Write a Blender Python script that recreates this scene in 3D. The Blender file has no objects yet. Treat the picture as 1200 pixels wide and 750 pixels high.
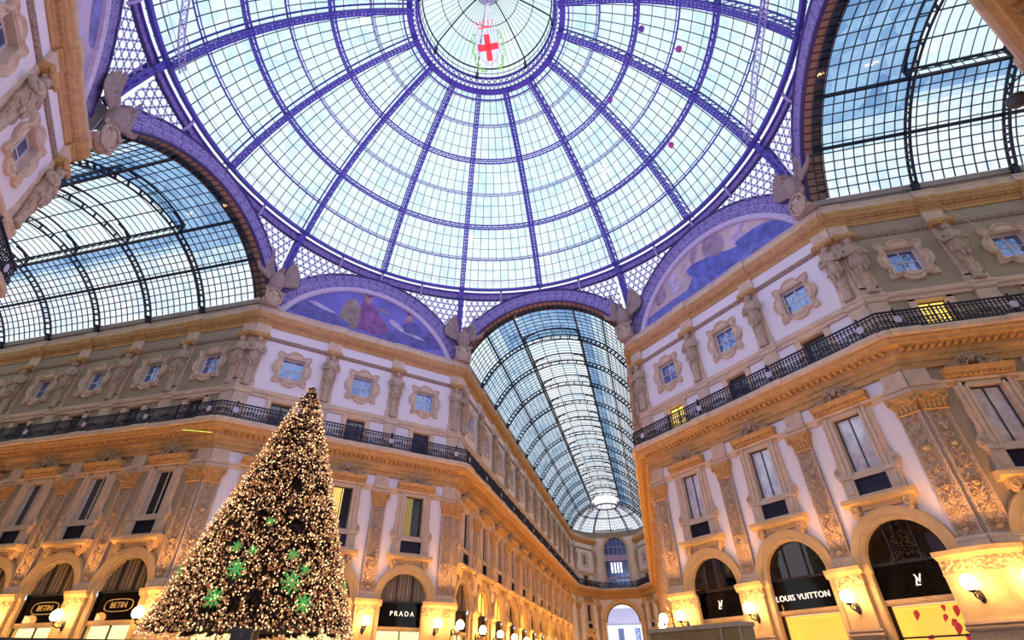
import bpy, bmesh, math, random
from math import sin, cos, pi, sqrt, radians, atan2, asin, acos
from mathutils import Vector, Matrix
random.seed(7)
S = bpy.context.scene
COL = S.collection
s2 = sqrt(0.5)
A, W = 17.70, 6.834                      # apothem of the octagon, half width of the arms
PITCH, DP, S0 = 4.628, 4.777, 2.621      # bay pitch on the arms, on the diagonals, first bay centre
LD = (A - W) * sqrt(2)                 # length of a diagonal facade
CD = LD / 2
ORD = ['first', 'second', 'third', 'fourth', 'fifth', 'sixth', 'seventh', 'eighth', 'ninth', 'tenth', 'eleventh', 'twelfth', 'thirteenth', 'fourteenth', 'fifteenth', 'sixteenth']

# ------------------------------------------------------------------ materials
class NT:
    def __init__(self, name):
        self.m = bpy.data.materials.new(name); self.m.use_nodes = True
        self.t = self.m.node_tree; self.t.nodes.clear()
        self.out = self.n('ShaderNodeOutputMaterial')
    def n(self, typ, **kw):
        x = self.t.nodes.new(typ)
        for k, v in kw.items():
            if k.startswith('i_'):
                x.inputs[k[2:].replace('_', ' ')].default_value = v
            else: setattr(x, k, v)
        return x
    def l(self, a, b): self.t.links.new(a, b)
    def math(self, op, a, b=None, c=None):
        x = self.n('ShaderNodeMath', operation=op)
        for i, v in enumerate((a, b, c)):
            if v is None: continue
            if isinstance(v, (int, float)): x.inputs[i].default_value = v
            else: self.l(v, x.inputs[i])
        return x.outputs[0]
    def mix(self, f, a, b):
        x = self.n('ShaderNodeMix', data_type='RGBA')
        for i, v in ((0, f), (6, a), (7, b)):
            if isinstance(v, (int, float)): x.inputs[i].default_value = v
            elif isinstance(v, tuple): x.inputs[i].default_value = (*v, 1) if len(v) == 3 else v
            else: self.l(v, x.inputs[i])
        return x.outputs[2]
    def ramp(self, f, *stops):
        x = self.n('ShaderNodeValToRGB'); e = x.color_ramp.elements
        while len(e) < len(stops): e.new(0.5)
        for el, (p, c) in zip(e, stops): el.position = p; el.color = (*c, 1)
        self.l(f, x.inputs[0]); return x.outputs[0]
    def coord(self, kind='Object', scale=1.0):
        c = self.n('ShaderNodeTexCoord').outputs[kind]
        if scale == 1.0: return c
        mp = self.n('ShaderNodeMapping'); mp.inputs['Scale'].default_value = scale if isinstance(scale, tuple) else (scale,) * 3
        self.l(c, mp.inputs[0]); return mp.outputs[0]
    def noise(self, scale, detail=4, vec=None, rough=.55):
        x = self.n('ShaderNodeTexNoise'); x.inputs['Scale'].default_value = scale; x.inputs['Detail'].default_value = detail; x.inputs['Roughness'].default_value = rough
        self.l(vec if vec is not None else self.coord(), x.inputs['Vector']); return x.outputs[0]
    def bump(self, h, s=.3, d=.05):
        b = self.n('ShaderNodeBump'); b.inputs['Strength'].default_value = s; b.inputs['Distance'].default_value = d
        self.l(h, b.inputs['Height']); return b.outputs[0]
    def pbr(self, col, rough=.6, metal=0.0, bump=None, emit=None, es=0, spec=.5):
        p = self.n('ShaderNodeBsdfPrincipled')
        if isinstance(col, tuple): p.inputs['Base Color'].default_value = (*col, 1)
        else: self.l(col, p.inputs['Base Color'])
        p.inputs['Roughness'].default_value = rough; p.inputs['Metallic'].default_value = metal
        p.inputs['Specular IOR Level'].default_value = spec
        if bump is not None: self.l(bump, p.inputs['Normal'])
        if emit is not None:
            if isinstance(emit, tuple): p.inputs['Emission Color'].default_value = (*emit, 1)
            else: self.l(emit, p.inputs['Emission Color'])
            p.inputs['Emission Strength'].default_value = es
        self.l(p.outputs[0], self.out.inputs[0]); return p

def mul(c, k): return tuple(min(1, x * k) for x in c)
def stone(name, c, var=.25, scale=1.5, bump=.35, rough=.75, fine=14):
    t = NT(name); v = t.coord('Object')
    a = t.noise(scale, 5, v); b = t.noise(fine, 4, v)
    f = t.math('ADD', t.math('MULTIPLY', a, .6), t.math('MULTIPLY', b, .4))
    col = t.ramp(f, (.3, mul(c, 1 - var)), (.52, c), (.72, mul(c, 1 + var * .6)))
    t.pbr(col, rough, bump=t.bump(b, bump, .04), spec=.3); return t.m
def carved(name, c, dark, scale=9):
    "dense low relief carving: leaf-like cells with dark hollows"
    t = NT(name); v = t.coord('Object')
    vo = t.n('ShaderNodeTexVoronoi', feature='F1'); vo.inputs['Scale'].default_value = scale
    nz = t.n('ShaderNodeTexNoise'); nz.inputs['Scale'].default_value = scale * .6; nz.inputs['Detail'].default_value = 3
    t.l(v, nz.inputs['Vector'])
    mx = t.n('ShaderNodeVectorMath', operation='ADD'); sc = t.n('ShaderNodeVectorMath', operation='SCALE'); sc.inputs['Scale'].default_value = .25
    t.l(nz.outputs['Color'], sc.inputs[0]); t.l(v, mx.inputs[0]); t.l(sc.outputs[0], mx.inputs[1]); t.l(mx.outputs[0], vo.inputs['Vector'])
    col = t.ramp(vo.outputs[0], (.1, mul(c, 1.15)), (.45, c), (.75, dark))  # hollows darkened, their shade put into the colour
    inv = t.math('SUBTRACT', 1, vo.outputs[0])
    t.pbr(col, .7, bump=t.bump(inv, .8, .1), spec=.3); return t.m
def plain(name, c, rough=.5, metal=0.0, spec=.5):
    t = NT(name); n = t.noise(6, 3)
    t.pbr(t.ramp(n, (.35, mul(c, .85)), (.65, mul(c, 1.1))), rough, metal, spec=spec); return t.m
def emissive(name, c, e, ec=None):
    t = NT(name); t.pbr(c, .4, emit=ec or c, es=e); return t.m
def mirror_glass(name, c, refl, tint=(1, 1, 1), rough=.03, wob=.0, ior=1.5):
    t = NT(name)
    d = t.n('ShaderNodeBsdfDiffuse'); g = t.n('ShaderNodeBsdfGlossy'); g.inputs['Roughness'].default_value = rough
    n = t.noise(2.5, 3); t.l(t.ramp(n, (.35, mul(c, .8)), (.65, mul(c, 1.2))), d.inputs[0]); g.inputs[0].default_value = (*tint, 1)
    if wob: t.l(t.bump(t.noise(3.0, 2), wob, .02), g.inputs['Normal'])
    f = t.n('ShaderNodeFresnel'); f.inputs[0].default_value = ior
    k = t.math('ADD', t.math('MULTIPLY', f.outputs[0], 1 - refl), refl)
    m = t.n('ShaderNodeMixShader'); t.l(k, m.inputs[0]); t.l(d.outputs[0], m.inputs[1]); t.l(g.outputs[0], m.inputs[2]); t.l(m.outputs[0], t.out.inputs[0]); return t.m
def half_lit(name, x0, x1, e):
    "window pane with a lit curtain over part of its width"
    t = NT(name); sx = t.n('ShaderNodeSeparateXYZ'); t.l(t.coord('Object'), sx.inputs[0]); w = t.n('ShaderNodeTexWave'); w.inputs['Scale'].default_value = 2.4; w.inputs['Distortion'].default_value = .6; t.l(t.coord(), w.inputs[0])
    k = t.math('MULTIPLY', t.math('GREATER_THAN', sx.outputs[0], x0), t.math('LESS_THAN', sx.outputs[0], x1))
    t.pbr((.02, .02, .022), .08, emit=t.mix(k, (0., 0., 0.), t.ramp(w.outputs[0], (.2, (.7, .42, .06)), (.7, (1., .74, .2)))), es=e); return t.m
def clear_glass(name, c1, c2, scale, refl=.05):
    t = NT(name); tr = t.n('ShaderNodeBsdfTransparent'); g = t.n('ShaderNodeBsdfGlossy'); g.inputs['Roughness'].default_value = .05
    v = t.coord('Object'); vo = t.n('ShaderNodeTexVoronoi'); vo.inputs['Scale'].default_value = scale; t.l(v, vo.inputs['Vector'])
    n = t.noise(.22, 3, v); sp = t.n('ShaderNodeSeparateColor'); t.l(vo.outputs['Color'], sp.inputs[0])
    f = t.math('ADD', t.math('MULTIPLY', sp.outputs[0], .28), t.math('MULTIPLY', n, .75))
    t.l(t.ramp(f, (.32, c1), (.6, c2)), tr.inputs[0])
    m = t.n('ShaderNodeMixShader'); m.inputs[0].default_value = refl
    t.l(tr.outputs[0], m.inputs[1]); t.l(g.outputs[0], m.inputs[2]); t.l(m.outputs[0], t.out.inputs[0]); return t.m
def scrolls(name, c, hi, per, h, metal=.2):
    "painted iron band with a running scroll: uv.x along, uv.y across"
    t = NT(name); sx = t.n('ShaderNodeSeparateXYZ'); t.l(t.n('ShaderNodeTexCoord').outputs['UV'], sx.inputs[0])
    u, v = sx.outputs[0], t.math('MULTIPLY', t.math('FRACT', t.math('DIVIDE', sx.outputs[1], h)), h)
    x = t.math('SUBTRACT', t.math('MULTIPLY', t.math('FRACT', t.math('DIVIDE', u, per)), per), per / 2)
    y = t.math('SUBTRACT', v, h / 2)
    d = t.math('SQRT', t.math('ADD', t.math('MULTIPLY', x, x), t.math('MULTIPLY', y, y)))
    an = t.math('ARCTAN2', y, x)
    sp = t.math('SINE', t.math('ADD', t.math('MULTIPLY', d, 2 * pi / (h * .3)), an))
    nz = t.noise(7, 3)
    leaf = t.math('GREATER_THAN', nz, .56)
    ring = t.math('MULTIPLY', t.math('GREATER_THAN', sp, .1), t.math('LESS_THAN', d, h * .42))
    f = t.math('MAXIMUM', ring, t.math('MULTIPLY', leaf, t.math('GREATER_THAN', d, h * .42)))
    edge = t.math('GREATER_THAN', t.math('ABSOLUTE', y), h * .44)
    f = t.math('MAXIMUM', f, edge)
    t.pbr(t.mix(f, c, hi), .5, metal, bump=t.bump(f, .5, .05)); return t.m
def lattice(name, c):
    "pierced screen: hexagonal field of round holes glazed with clear glass"
    t = NT(name); sx = t.n('ShaderNodeSeparateXYZ'); t.l(t.n('ShaderNodeTexCoord').outputs['UV'], sx.inputs[0])
    def holes(a, r, ox=0., oy=0.):
        b = a * sqrt(3); o = None
        for k in (0, .5):
            x = t.math('MULTIPLY', t.math('SUBTRACT', t.math('FRACT', t.math('ADD', t.math('DIVIDE', sx.outputs[0], a), k + ox)), .5), a)
            y = t.math('MULTIPLY', t.math('SUBTRACT', t.math('FRACT', t.math('ADD', t.math('DIVIDE', sx.outputs[1], b), k + oy)), .5), b)
            d = t.math('SQRT', t.math('ADD', t.math('MULTIPLY', x, x), t.math('MULTIPLY', y, y)))
            q = t.math('LESS_THAN', d, r); o = q if o is None else t.math('MAXIMUM', o, q)
        return o
    f = t.math('MAXIMUM', holes(.56, .2), holes(.56, .055, .5, 1 / 6.))
    f = t.math('MAXIMUM', f, holes(.56, .055, .5, -1 / 6.))
    p = t.pbr(c, .5, .1)
    tr = t.n('ShaderNodeBsdfTransparent'); tr.inputs[0].default_value = (.93, .95, 1, 1)
    m = t.n('ShaderNodeMixShader'); t.l(f, m.inputs[0]); t.l(p.outputs[0], m.inputs[1]); t.l(tr.outputs[0], m.inputs[2]); t.l(m.outputs[0], t.out.inputs[0]); return t.m
def bricks(name, c1, c2, mortar, sc):
    t = NT(name); b = t.n('ShaderNodeTexBrick'); t.l(t.coord('UV'), b.inputs['Vector'])
    b.inputs['Color1'].default_value = (*c1, 1); b.inputs['Color2'].default_value = (*c2, 1); b.inputs['Mortar'].default_value = (*mortar, 1)
    b.inputs['Scale'].default_value = sc; b.inputs['Mortar Size'].default_value = .045; b.inputs['Brick Width'].default_value = .42; b.inputs['Row Height'].default_value = .9
    b.offset = 0
    t.pbr(b.outputs[0], .7, bump=t.bump(b.outputs[1], -.5, .05)); return t.m
def drape(name, c, dark):
    t = NT(name); w = t.n('ShaderNodeTexWave'); w.inputs['Scale'].default_value = 3.2; w.inputs['Distortion'].default_value = .8
    t.l(t.coord(), w.inputs[0]); t.pbr(t.ramp(w.outputs[0], (.2, dark), (.7, c)), .8); return t.m
def marble_floor():
    t = NT('marble_mosaic'); v = t.coord('Object')
    ch = t.n('ShaderNodeTexChecker'); ch.inputs['Scale'].default_value = .5; ch.inputs[1].default_value = (.55, .5, .45, 1); ch.inputs[2].default_value = (.3, .26, .24, 1); t.l(v, ch.inputs[0])
    n = t.noise(4, 5, v); t.pbr(t.mix(t.math('MULTIPLY', n, .5), ch.outputs[0], (.5, .42, .36)), .15); return t.m

M = dict(
    white=stone('white_plaster', (.80, .76, .80), .06, .7, .08, .85),
    plaster_dim=stone('dim_lit_plaster', (.38, .315, .235), .14, .7, .15, .85),  # same plaster as white; the arms' dimmer warm light put into the colour
    stone=stone('carved_stone', (.58, .41, .28), .28, 3, .5),
    stone_pale=stone('pale_stone', (.66, .505, .38), .26, 2.5, .5),
    ochre=stone('uplit_tint_moulding', (.56, .33, .13), .3, 3, .6),  # stone; warm light from below put into its colour
    gold=stone('honey_stone', (.70, .48, .24), .2, 2, .35),
    relief=carved('relief_ground', (.66, .52, .41), (.53, .40, .30), 14),
    orn=carved('ornament_stone', (.72, .54, .36), (.45, .3, .18), 16),
    rope=carved('rope_moulding', (.48, .36, .28), (.3, .2, .15), 14),
    frieze=carved('pier_frieze', (.75, .56, .3), (.5, .34, .16), 7),
    statue=stone('statue_stone', (.50, .38, .28), .4, 5, .8),
    eagle=stone('eagle_stone', (.36, .27, .24), .4, 6, .8),
    plinth=stone('plinth_granite', (.36, .27, .2), .3, 8, .2, .4),
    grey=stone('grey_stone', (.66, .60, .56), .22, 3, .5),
    attic=stone('attic_stone', (.36, .31, .27), .2, 2, .3),
    iron=plain('wrought_iron', (.016, .016, .04), .5, .2),
    viron=plain('violet_iron', (.095, .075, .40), .5, .1),
    viron_d=plain('violet_iron_dark', (.05, .035, .16), .5, .1),
    viron_p=plain('pale_violet_iron', (.42, .36, .62), .5, .1),
    biron=plain('blue_black_iron', (.015, .02, .05), .5, .3),
    bar=plain('glazing_bar', (.03, .05, .10), .5, .2),
    scroll=scrolls('scroll_band', (.17, .125, .38), (.40, .33, .62), .62, .55),
    scroll_s=scrolls('scroll_frieze', (.2, .14, .40), (.5, .40, .70), .5, .5),
    lattice=lattice('pierced_screen', (.30, .24, .50)),
    brick=bricks('intrados_blocks', (.34, .2, .12), (.28, .16, .1), (.03, .02, .02), 1.),
    rim=plain('lilac_rim', (.6, .52, .68), .5),
    glass=clear_glass('roof_glass', (.70, .88, .95), (.95, .985, 1.0), 2.2),
    glass_v=clear_glass('vault_glass', (.72, .86, .96), (.97, .985, 1.0), 1.8),
    glass_b=clear_glass('vault_glass_blue', (.16, .30, .56), (.36, .56, .80), 1.6),  # blue glass, darkened by the monitor roof's shade put into the tint
    glass_m=clear_glass('vault_glass_mid_shade', (.42, .62, .80), (.70, .86, .96), 1.6),  # paler step of the monitor's shade put into the glass tint
    glass_l=clear_glass('lantern_glass', (.8, .93, 1), (.97, 1, 1), .6),
    pane=mirror_glass('window_pane', (.05, .08, .22), .5, (.50, .62, 1), .03, .5),
    pane_pale=mirror_glass('window_pane_pale', (.76, .75, .86), .34, (.92, .92, 1), .05, .2),  # pale sky reflection put into the diffuse colour
    pane_dark=mirror_glass('window_pane_dark', (.02, .02, .022), .12, (.8, .85, 1), .05, .1),
    black_glass=mirror_glass('black_shop_glass', (.002, .0018, .002), .055, (1, .9, .95), .01, 0, 1.25),
    black=mirror_glass('black_fascia', (.003, .0025, .0025), .012, (1, 1, 1), .05, 0, 1.2),
    blk=plain('black_board', (.012, .011, .012), .5),
    pane_lit=emissive('lit_window', (.8, .6, .15), 1.0, (1., .72, .16)),
    lun_lit=emissive('lit_lunette', (.8, .5, .1), 1.1, (1., .58, .1)),
    display=emissive('lit_display', (.5, .3, .08), .9, (1., .52, .075)),
    display_w=emissive('lit_display_white', (.5, .4, .2), 1.2, (1., .78, .34)),
    curtain=drape('curtain_cloth', (.36, .30, .24), (.12, .09, .07)),
    curtain_b=drape('curtain_brown', (.34, .24, .13), (.13, .09, .05)),
    globe=emissive('globe_light', (1, .9, .7), 42, (1., .56, .2)),
    sash=plain('white_sash', (.75, .72, .70), .5),
    sash_d=plain('dark_sash', (.06, .055, .06), .5),
    goldleaf=plain('gold_letters', (.85, .62, .28), .35, .3),
    letters=emissive('pale_letters', (.9, .85, .75), .7, (1, .93, .8)),
    floor=marble_floor(),
    needles=stone('fir_needles', (.040, .022, .014), .5, 6, .6),
    fairy=emissive('fairy_light', (1, .75, .4), 1.35, (1., .62, .30)),
    fairy_d=emissive('fairy_light_dim', (.4, .18, .08), .22, (.9, .40, .15)),
    green=emissive('green_star', (.08, .4, .12), .26, (.14, .8, .16)),
    petal=plain('pink_petal', (.75, .06, .12), .5),
    red=emissive('red_cross', (.9, .05, .05), .8, (1, .03, .05)),
    eml=emissive('emblem_white', (.7, .68, .85), .28, (.8, .75, 1)),
    emg=emissive('emblem_green', (.25, .5, .1), .5, (.25, .6, .1)),
    tan_box=plain('kiosk_panel', (.22, .13, .045), .45),
    sky_house=plain('far_house', (.80, .90, .95), .8),
    roofm=plain('far_roof', (.40, .36, .52), .8),
)

# ------------------------------------------------------------------ mesh builder
class MB:
    def __init__(self): self.v = []; self.f = []; self.uv = {}
    def add(self, vs, fs, uvs=None):
        b = len(self.v); self.v += [tuple(x) for x in vs]
        for i, f in enumerate(fs):
            if uvs: self.uv[len(self.f)] = uvs[i]
            self.f.append(tuple(k + b for k in f))
        return self
    def box(self, x0, x1, y0, y1, z0, z1):
        return self.add([(x0, y0, z0), (x1, y0, z0), (x1, y1, z0), (x0, y1, z0), (x0, y0, z1), (x1, y0, z1), (x1, y1, z1), (x0, y1, z1)],
                        [(0, 3, 2, 1), (4, 5, 6, 7), (0, 1, 5, 4), (1, 2, 6, 5), (2, 3, 7, 6), (3, 0, 4, 7)])
    def poly(self, pts): return self.add(pts, [tuple(range(len(pts)))])
    def beam(self, p, q, w, h, up=(0, 0, 1)):
        p, q = Vector(p), Vector(q); d = (q - p)
        if d.length < 1e-6: return self
        d.normalize(); u = Vector(up); s = d.cross(u)
        if s.length < 1e-4: s = d.cross(Vector((1, 0, 0)))
        s.normalize(); u = s.cross(d); a, b = s * (w / 2), u * (h / 2)
        return self.add([p - a - b, p + a - b, p + a + b, p - a + b, q - a - b, q + a - b, q + a + b, q - a + b],
                        [(0, 1, 2, 3), (7, 6, 5, 4), (0, 4, 5, 1), (1, 5, 6, 2), (2, 6, 7, 3), (3, 7, 4, 0)])
    def sweep(self, pts, ups, w, h, closed=False):
        "rectangular bar through points, ups = section 'height' directions"
        n = len(pts); P = [Vector(p) for p in pts]; vs = []
        for i in range(n):
            a = P[(i - 1) % n] if (closed or i > 0) else P[i]; b = P[(i + 1) % n] if (closed or i < n - 1) else P[i]
            d = (b - a).normalized(); u = Vector(ups[i]).normalized(); s = d.cross(u).normalized() * (w / 2); u = u * (h / 2)
            vs += [P[i] - s - u, P[i] + s - u, P[i] + s + u, P[i] - s + u]
        fs = []
        for i in range(n if closed else n - 1):
            j = (i + 1) % n
            for k in range(4): l = (k + 1) % 4; fs.append((4 * i + k, 4 * i + l, 4 * j + l, 4 * j + k))
        if not closed: fs += [(3, 2, 1, 0), (4 * n - 4, 4 * n - 3, 4 * n - 2, 4 * n - 1)]
        return self.add(vs, fs)
    def tube(self, pts, r, seg=5):
        n = len(pts); P = [Vector(p) for p in pts]; vs = []; fs = []
        for i in range(n):
            d = (P[min(i + 1, n - 1)] - P[max(i - 1, 0)]); d = d.normalized() if d.length > 1e-9 else Vector((0, 0, 1))
            a = d.orthogonal() if i == 0 else (a - d * a.dot(d))
            a.normalize(); b = d.cross(a); rr = r[i] if isinstance(r, (list, tuple)) else r
            vs += [P[i] + (a * cos(2 * pi * k / seg) + b * sin(2 * pi * k / seg)) * rr for k in range(seg)]
        for i in range(n - 1):
            for k in range(seg): l = (k + 1) % seg; fs.append((i * seg + k, i * seg + l, (i + 1) * seg + l, (i + 1) * seg + k))
        fs += [tuple(range(seg))[::-1], tuple(range((n - 1) * seg, n * seg))]
        return self.add(vs, fs)
    def ell(self, c, r, seg=10, rings=6, rot=None):
        vs = []; fs = []; R = rot or Matrix.Identity(3); c = Vector(c)
        for i in range(rings + 1):
            t = pi * i / rings
            for k in range(seg):
                p = 2 * pi * k / seg
                vs.append(c + R @ Vector((r[0] * sin(t) * cos(p), r[1] * sin(t) * sin(p), r[2] * cos(t))))
        for i in range(rings):
            for k in range(seg): l = (k + 1) % seg; fs.append((i * seg + k, (i + 1) * seg + k, (i + 1) * seg + l, i * seg + l))
        return self.add(vs, fs)
    def lathe(self, prof, seg=16, c=(0, 0, 0), a0=0, a1=2 * pi):
        full = abs(a1 - a0 - 2 * pi) < 1e-6; n = seg if full else seg + 1; vs = []; fs = []
        for r, z in prof:
            for k in range(n):
                t = a0 + (a1 - a0) * k / seg; vs.append((c[0] + r * cos(t), c[1] + r * sin(t), c[2] + z))
        for i in range(len(prof) - 1):
            for k in range(seg):
                l = (k + 1) % n; fs.append((i * n + k, i * n + l, (i + 1) * n + l, (i + 1) * n + k))
        return self.add(vs, fs)
    def loft(self, rings, cap=True):
        n = len(rings[0]); vs = [p for r in rings for p in r]; fs = []
        for i in range(len(rings) - 1):
            for k in range(n): l = (k + 1) % n; fs.append((i * n + k, i * n + l, (i + 1) * n + l, (i + 1) * n + k))
        if cap: fs += [tuple(range(n))[::-1], tuple(range((len(rings) - 1) * n, len(rings) * n))]
        return self.add(vs, fs)
    def prof_x(self, prof, x0, x1, m0=0., m1=0., caps=True):
        "profile of (o, z) run along x; o is the projection into the court (y = -o); m = mitre slope at each end"
        n = len(prof); vs = [(x0 - m0 * o, -o, z) for o, z in prof] + [(x1 + m1 * o, -o, z) for o, z in prof]
        fs = []; uv = []; acc = [0]
        for i in range(n - 1): acc.append(acc[-1] + sqrt((prof[i + 1][0] - prof[i][0]) ** 2 + (prof[i + 1][1] - prof[i][1]) ** 2))
        for i in range(n - 1):
            fs.append((i, i + n, i + 1 + n, i + 1)); uv.append(((x0, acc[i]), (x1, acc[i]), (x1, acc[i + 1]), (x0, acc[i + 1])))
        if caps:
            fs += [tuple(range(n)), tuple(range(2 * n - 1, n - 1, -1))]; uv += [[(0, 0)] * n] * 2
        return self.add(vs, fs, uv)
    def arc_xz(self, prof, cz, t0, t1, seg=24, cx=0., clampx=None):
        "profile of (r, y) swept about (cx, cz) in the xz plane, angle from vertical"
        n = len(prof); vs = []; fs = []; uv = []; acc = [0]
        for i in range(n - 1): acc.append(acc[-1] + sqrt((prof[i + 1][0] - prof[i][0]) ** 2 + (prof[i + 1][1] - prof[i][1]) ** 2))
        for k in range(seg + 1):
            for r, y in prof:
                lim = asin(min(1, clampx / r)) if clampx else 9
                t = max(-lim, min(lim, t0 + (t1 - t0) * k / seg)); vs.append((cx + r * sin(t), y, cz + r * cos(t)))
        R = prof[0][0]
        for k in range(seg):
            u0, u1 = R * (t1 - t0) * k / seg, R * (t1 - t0) * (k + 1) / seg
            for i in range(n - 1):
                fs.append((k * n + i, k * n + i + 1, (k + 1) * n + i + 1, (k + 1) * n + i)); uv.append(((u0, acc[i]), (u0, acc[i + 1]), (u1, acc[i + 1]), (u1, acc[i])))
        return self.add(vs, fs, uv)
    def spiral(self, c, r0, r1, turns, rad, a0=0., dirn=1, seg=4, n=14, y=0.):
        pts = []
        for i in range(n + 1):
            t = i / n; r = r0 + (r1 - r0) * t; a = a0 + dirn * 2 * pi * turns * t
            pts.append((c[0] + r * cos(a), c[1] + y, c[2] + r * sin(a)))
        return self.tube(pts, [rad * (1 - .5 * i / n) for i in range(n + 1)], seg)
    def build(self, name, mat, parent=None, mtx=None, smooth=False, dz=0., recalc=True):
        me = bpy.data.meshes.new(name)
        me.from_pydata([(x, y, z + dz) for x, y, z in self.v] if dz else self.v, [], self.f)
        if self.uv:
            ul = me.uv_layers.new(name='UVMap')
            for pi_, p in enumerate(me.polygons):
                u = self.uv.get(pi_)
                if u:
                    for j, li in enumerate(p.loop_indices): ul.data[li].uv = u[j]
        if recalc:
            bm = bmesh.new(); bm.from_mesh(me); bmesh.ops.recalc_face_normals(bm, faces=bm.faces); bm.to_mesh(me); bm.free()
        if smooth:
            for p in me.polygons: p.use_smooth = True
        me.materials.append(mat)
        o = bpy.data.objects.new(name, me); COL.objects.link(o)
        if parent is not None: o.parent = parent
        if mtx is not None: o.matrix_world = mtx
        return o

def tag(o, label, cat, group=None, kind=None):
    o['label'] = label; o['category'] = cat
    if group: o['group'] = group
    if kind: o['kind'] = kind
    return o
def thing(name, label, cat, mtx, group=None, kind=None):
    e = bpy.data.objects.new(name, None); COL.objects.link(e); e.empty_display_size = .2
    e.matrix_world = mtx; return tag(e, label, cat, group, kind)
def copy_tree(o, mtx, label=None, group=None, name=None):
    r = o.copy(); COL.objects.link(r); r.parent = None; r.matrix_world = mtx
    if label: r['label'] = label
    if group: r['group'] = group
    if name: r.name = name
    for ch in o.children:
        c = ch.copy(); COL.objects.link(c); c.parent = r; c.matrix_parent_inverse = ch.matrix_parent_inverse
        for g in ch.children:
            d = g.copy(); COL.objects.link(d); d.parent = c
    return r
def setmat(o, part, mat):
    for ch in o.children:
        if ch.name.split('.')[0] == part:
            ch.material_slots[0].link = 'OBJECT'; ch.material_slots[0].material = mat

# ------------------------------------------------------------------ facades
class Fac:
    def __init__(self, key, O, D, L, bays, pil, rng, corner, desc, wall):
        self.k = key; self.O = Vector((*O, 0)); self.D = Vector((*D, 0)); self.B = Vector((-D[1], D[0], 0))
        self.bays = bays; self.pil = pil; self.rng = rng; self.corner = corner; self.desc = desc; self.wall = wall
    def mtx(self, s=0., z=0., o=0.):
        p = self.O + self.D * s - self.B * o + Vector((0, 0, z)); m = Matrix.Identity(4)
        for i in range(3): m[i][0] = self.D[i]; m[i][1] = self.B[i]; m[i][3] = p[i]
        return m
    def pt(self, s, o, z): return self.O + self.D * s - self.B * o + Vector((0, 0, z))
T8 = math.tan(pi / 8)
dbays = [CD - DP, CD, CD + DP]; dpil = [.45, CD - DP / 2, CD + DP / 2, LD - .45]
def arm(n, sign): return [sign * (S0 + PITCH * i) for i in range(n)], [sign * .43] + [sign * (S0 + PITCH * (i + .5)) for i in range(n)]
NB, WB, EB = 12, 8, 4
LN, LW, LE = 61.2, 40.0, 21.0
F = {}
F['L'] = Fac('L', (-A, W), (s2, s2), LD, dbays, dpil, (0, LD), (1, 1), 'facade behind the Christmas tree', 'wall_northwest')
F['R'] = Fac('R', (W, A), (s2, -s2), LD, dbays, dpil, (0, LD), (1, 1), 'facade above the black luxury shops', 'wall_northeast')
b, p = arm(WB, -1); F['W'] = Fac('W', (-A, W), (1, 0), LW, b, p, (-LW, 0), (0, 1), 'tan arcade wall with oval gold shop signs', 'wall_west')
b, p = arm(EB, 1); F['E'] = Fac('E', (A, W), (1, 0), LE, b, p, (0, LE), (1, 0), "tan arcade wall at the photo's right edge", 'wall_east')
b, p = arm(NB, 1); F['N'] = Fac('N', (-W, A), (0, 1), LN, b, p, (0, LN), (1, -.53), 'long receding arcade wall', 'wall_north')
b, p = arm(NB, -1); F['NE'] = Fac('NE', (W, A), (0, -1), LN, b, p, (-LN, 0), (-.53, 1), 'foreshortened far arcade wall', 'wall_north_far')
F['SW'] = Fac('SW', (-W, -A), (-s2, s2), LD, dbays, dpil, (0, LD), (1, 1), "near facade at the photo's upper left", 'wall_southwest')
F['SE'] = Fac('SE', (A, -W), (-s2, -s2), LD, dbays, dpil, (0, LD), (1, 1), "near facade at the photo's upper right", 'wall_southeast')
F['WS'] = Fac('WS', (-A, -W), (-1, 0), LW, [], [], (0, LW), (1, 0), 'arcade wall behind near facade', 'wall_west_near')
F['ES'] = Fac('ES', (A, -W), (-1, 0), LE, [], [], (-LE, 0), (0, 1), 'arcade wall behind near cornice', 'wall_east_near')

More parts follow.
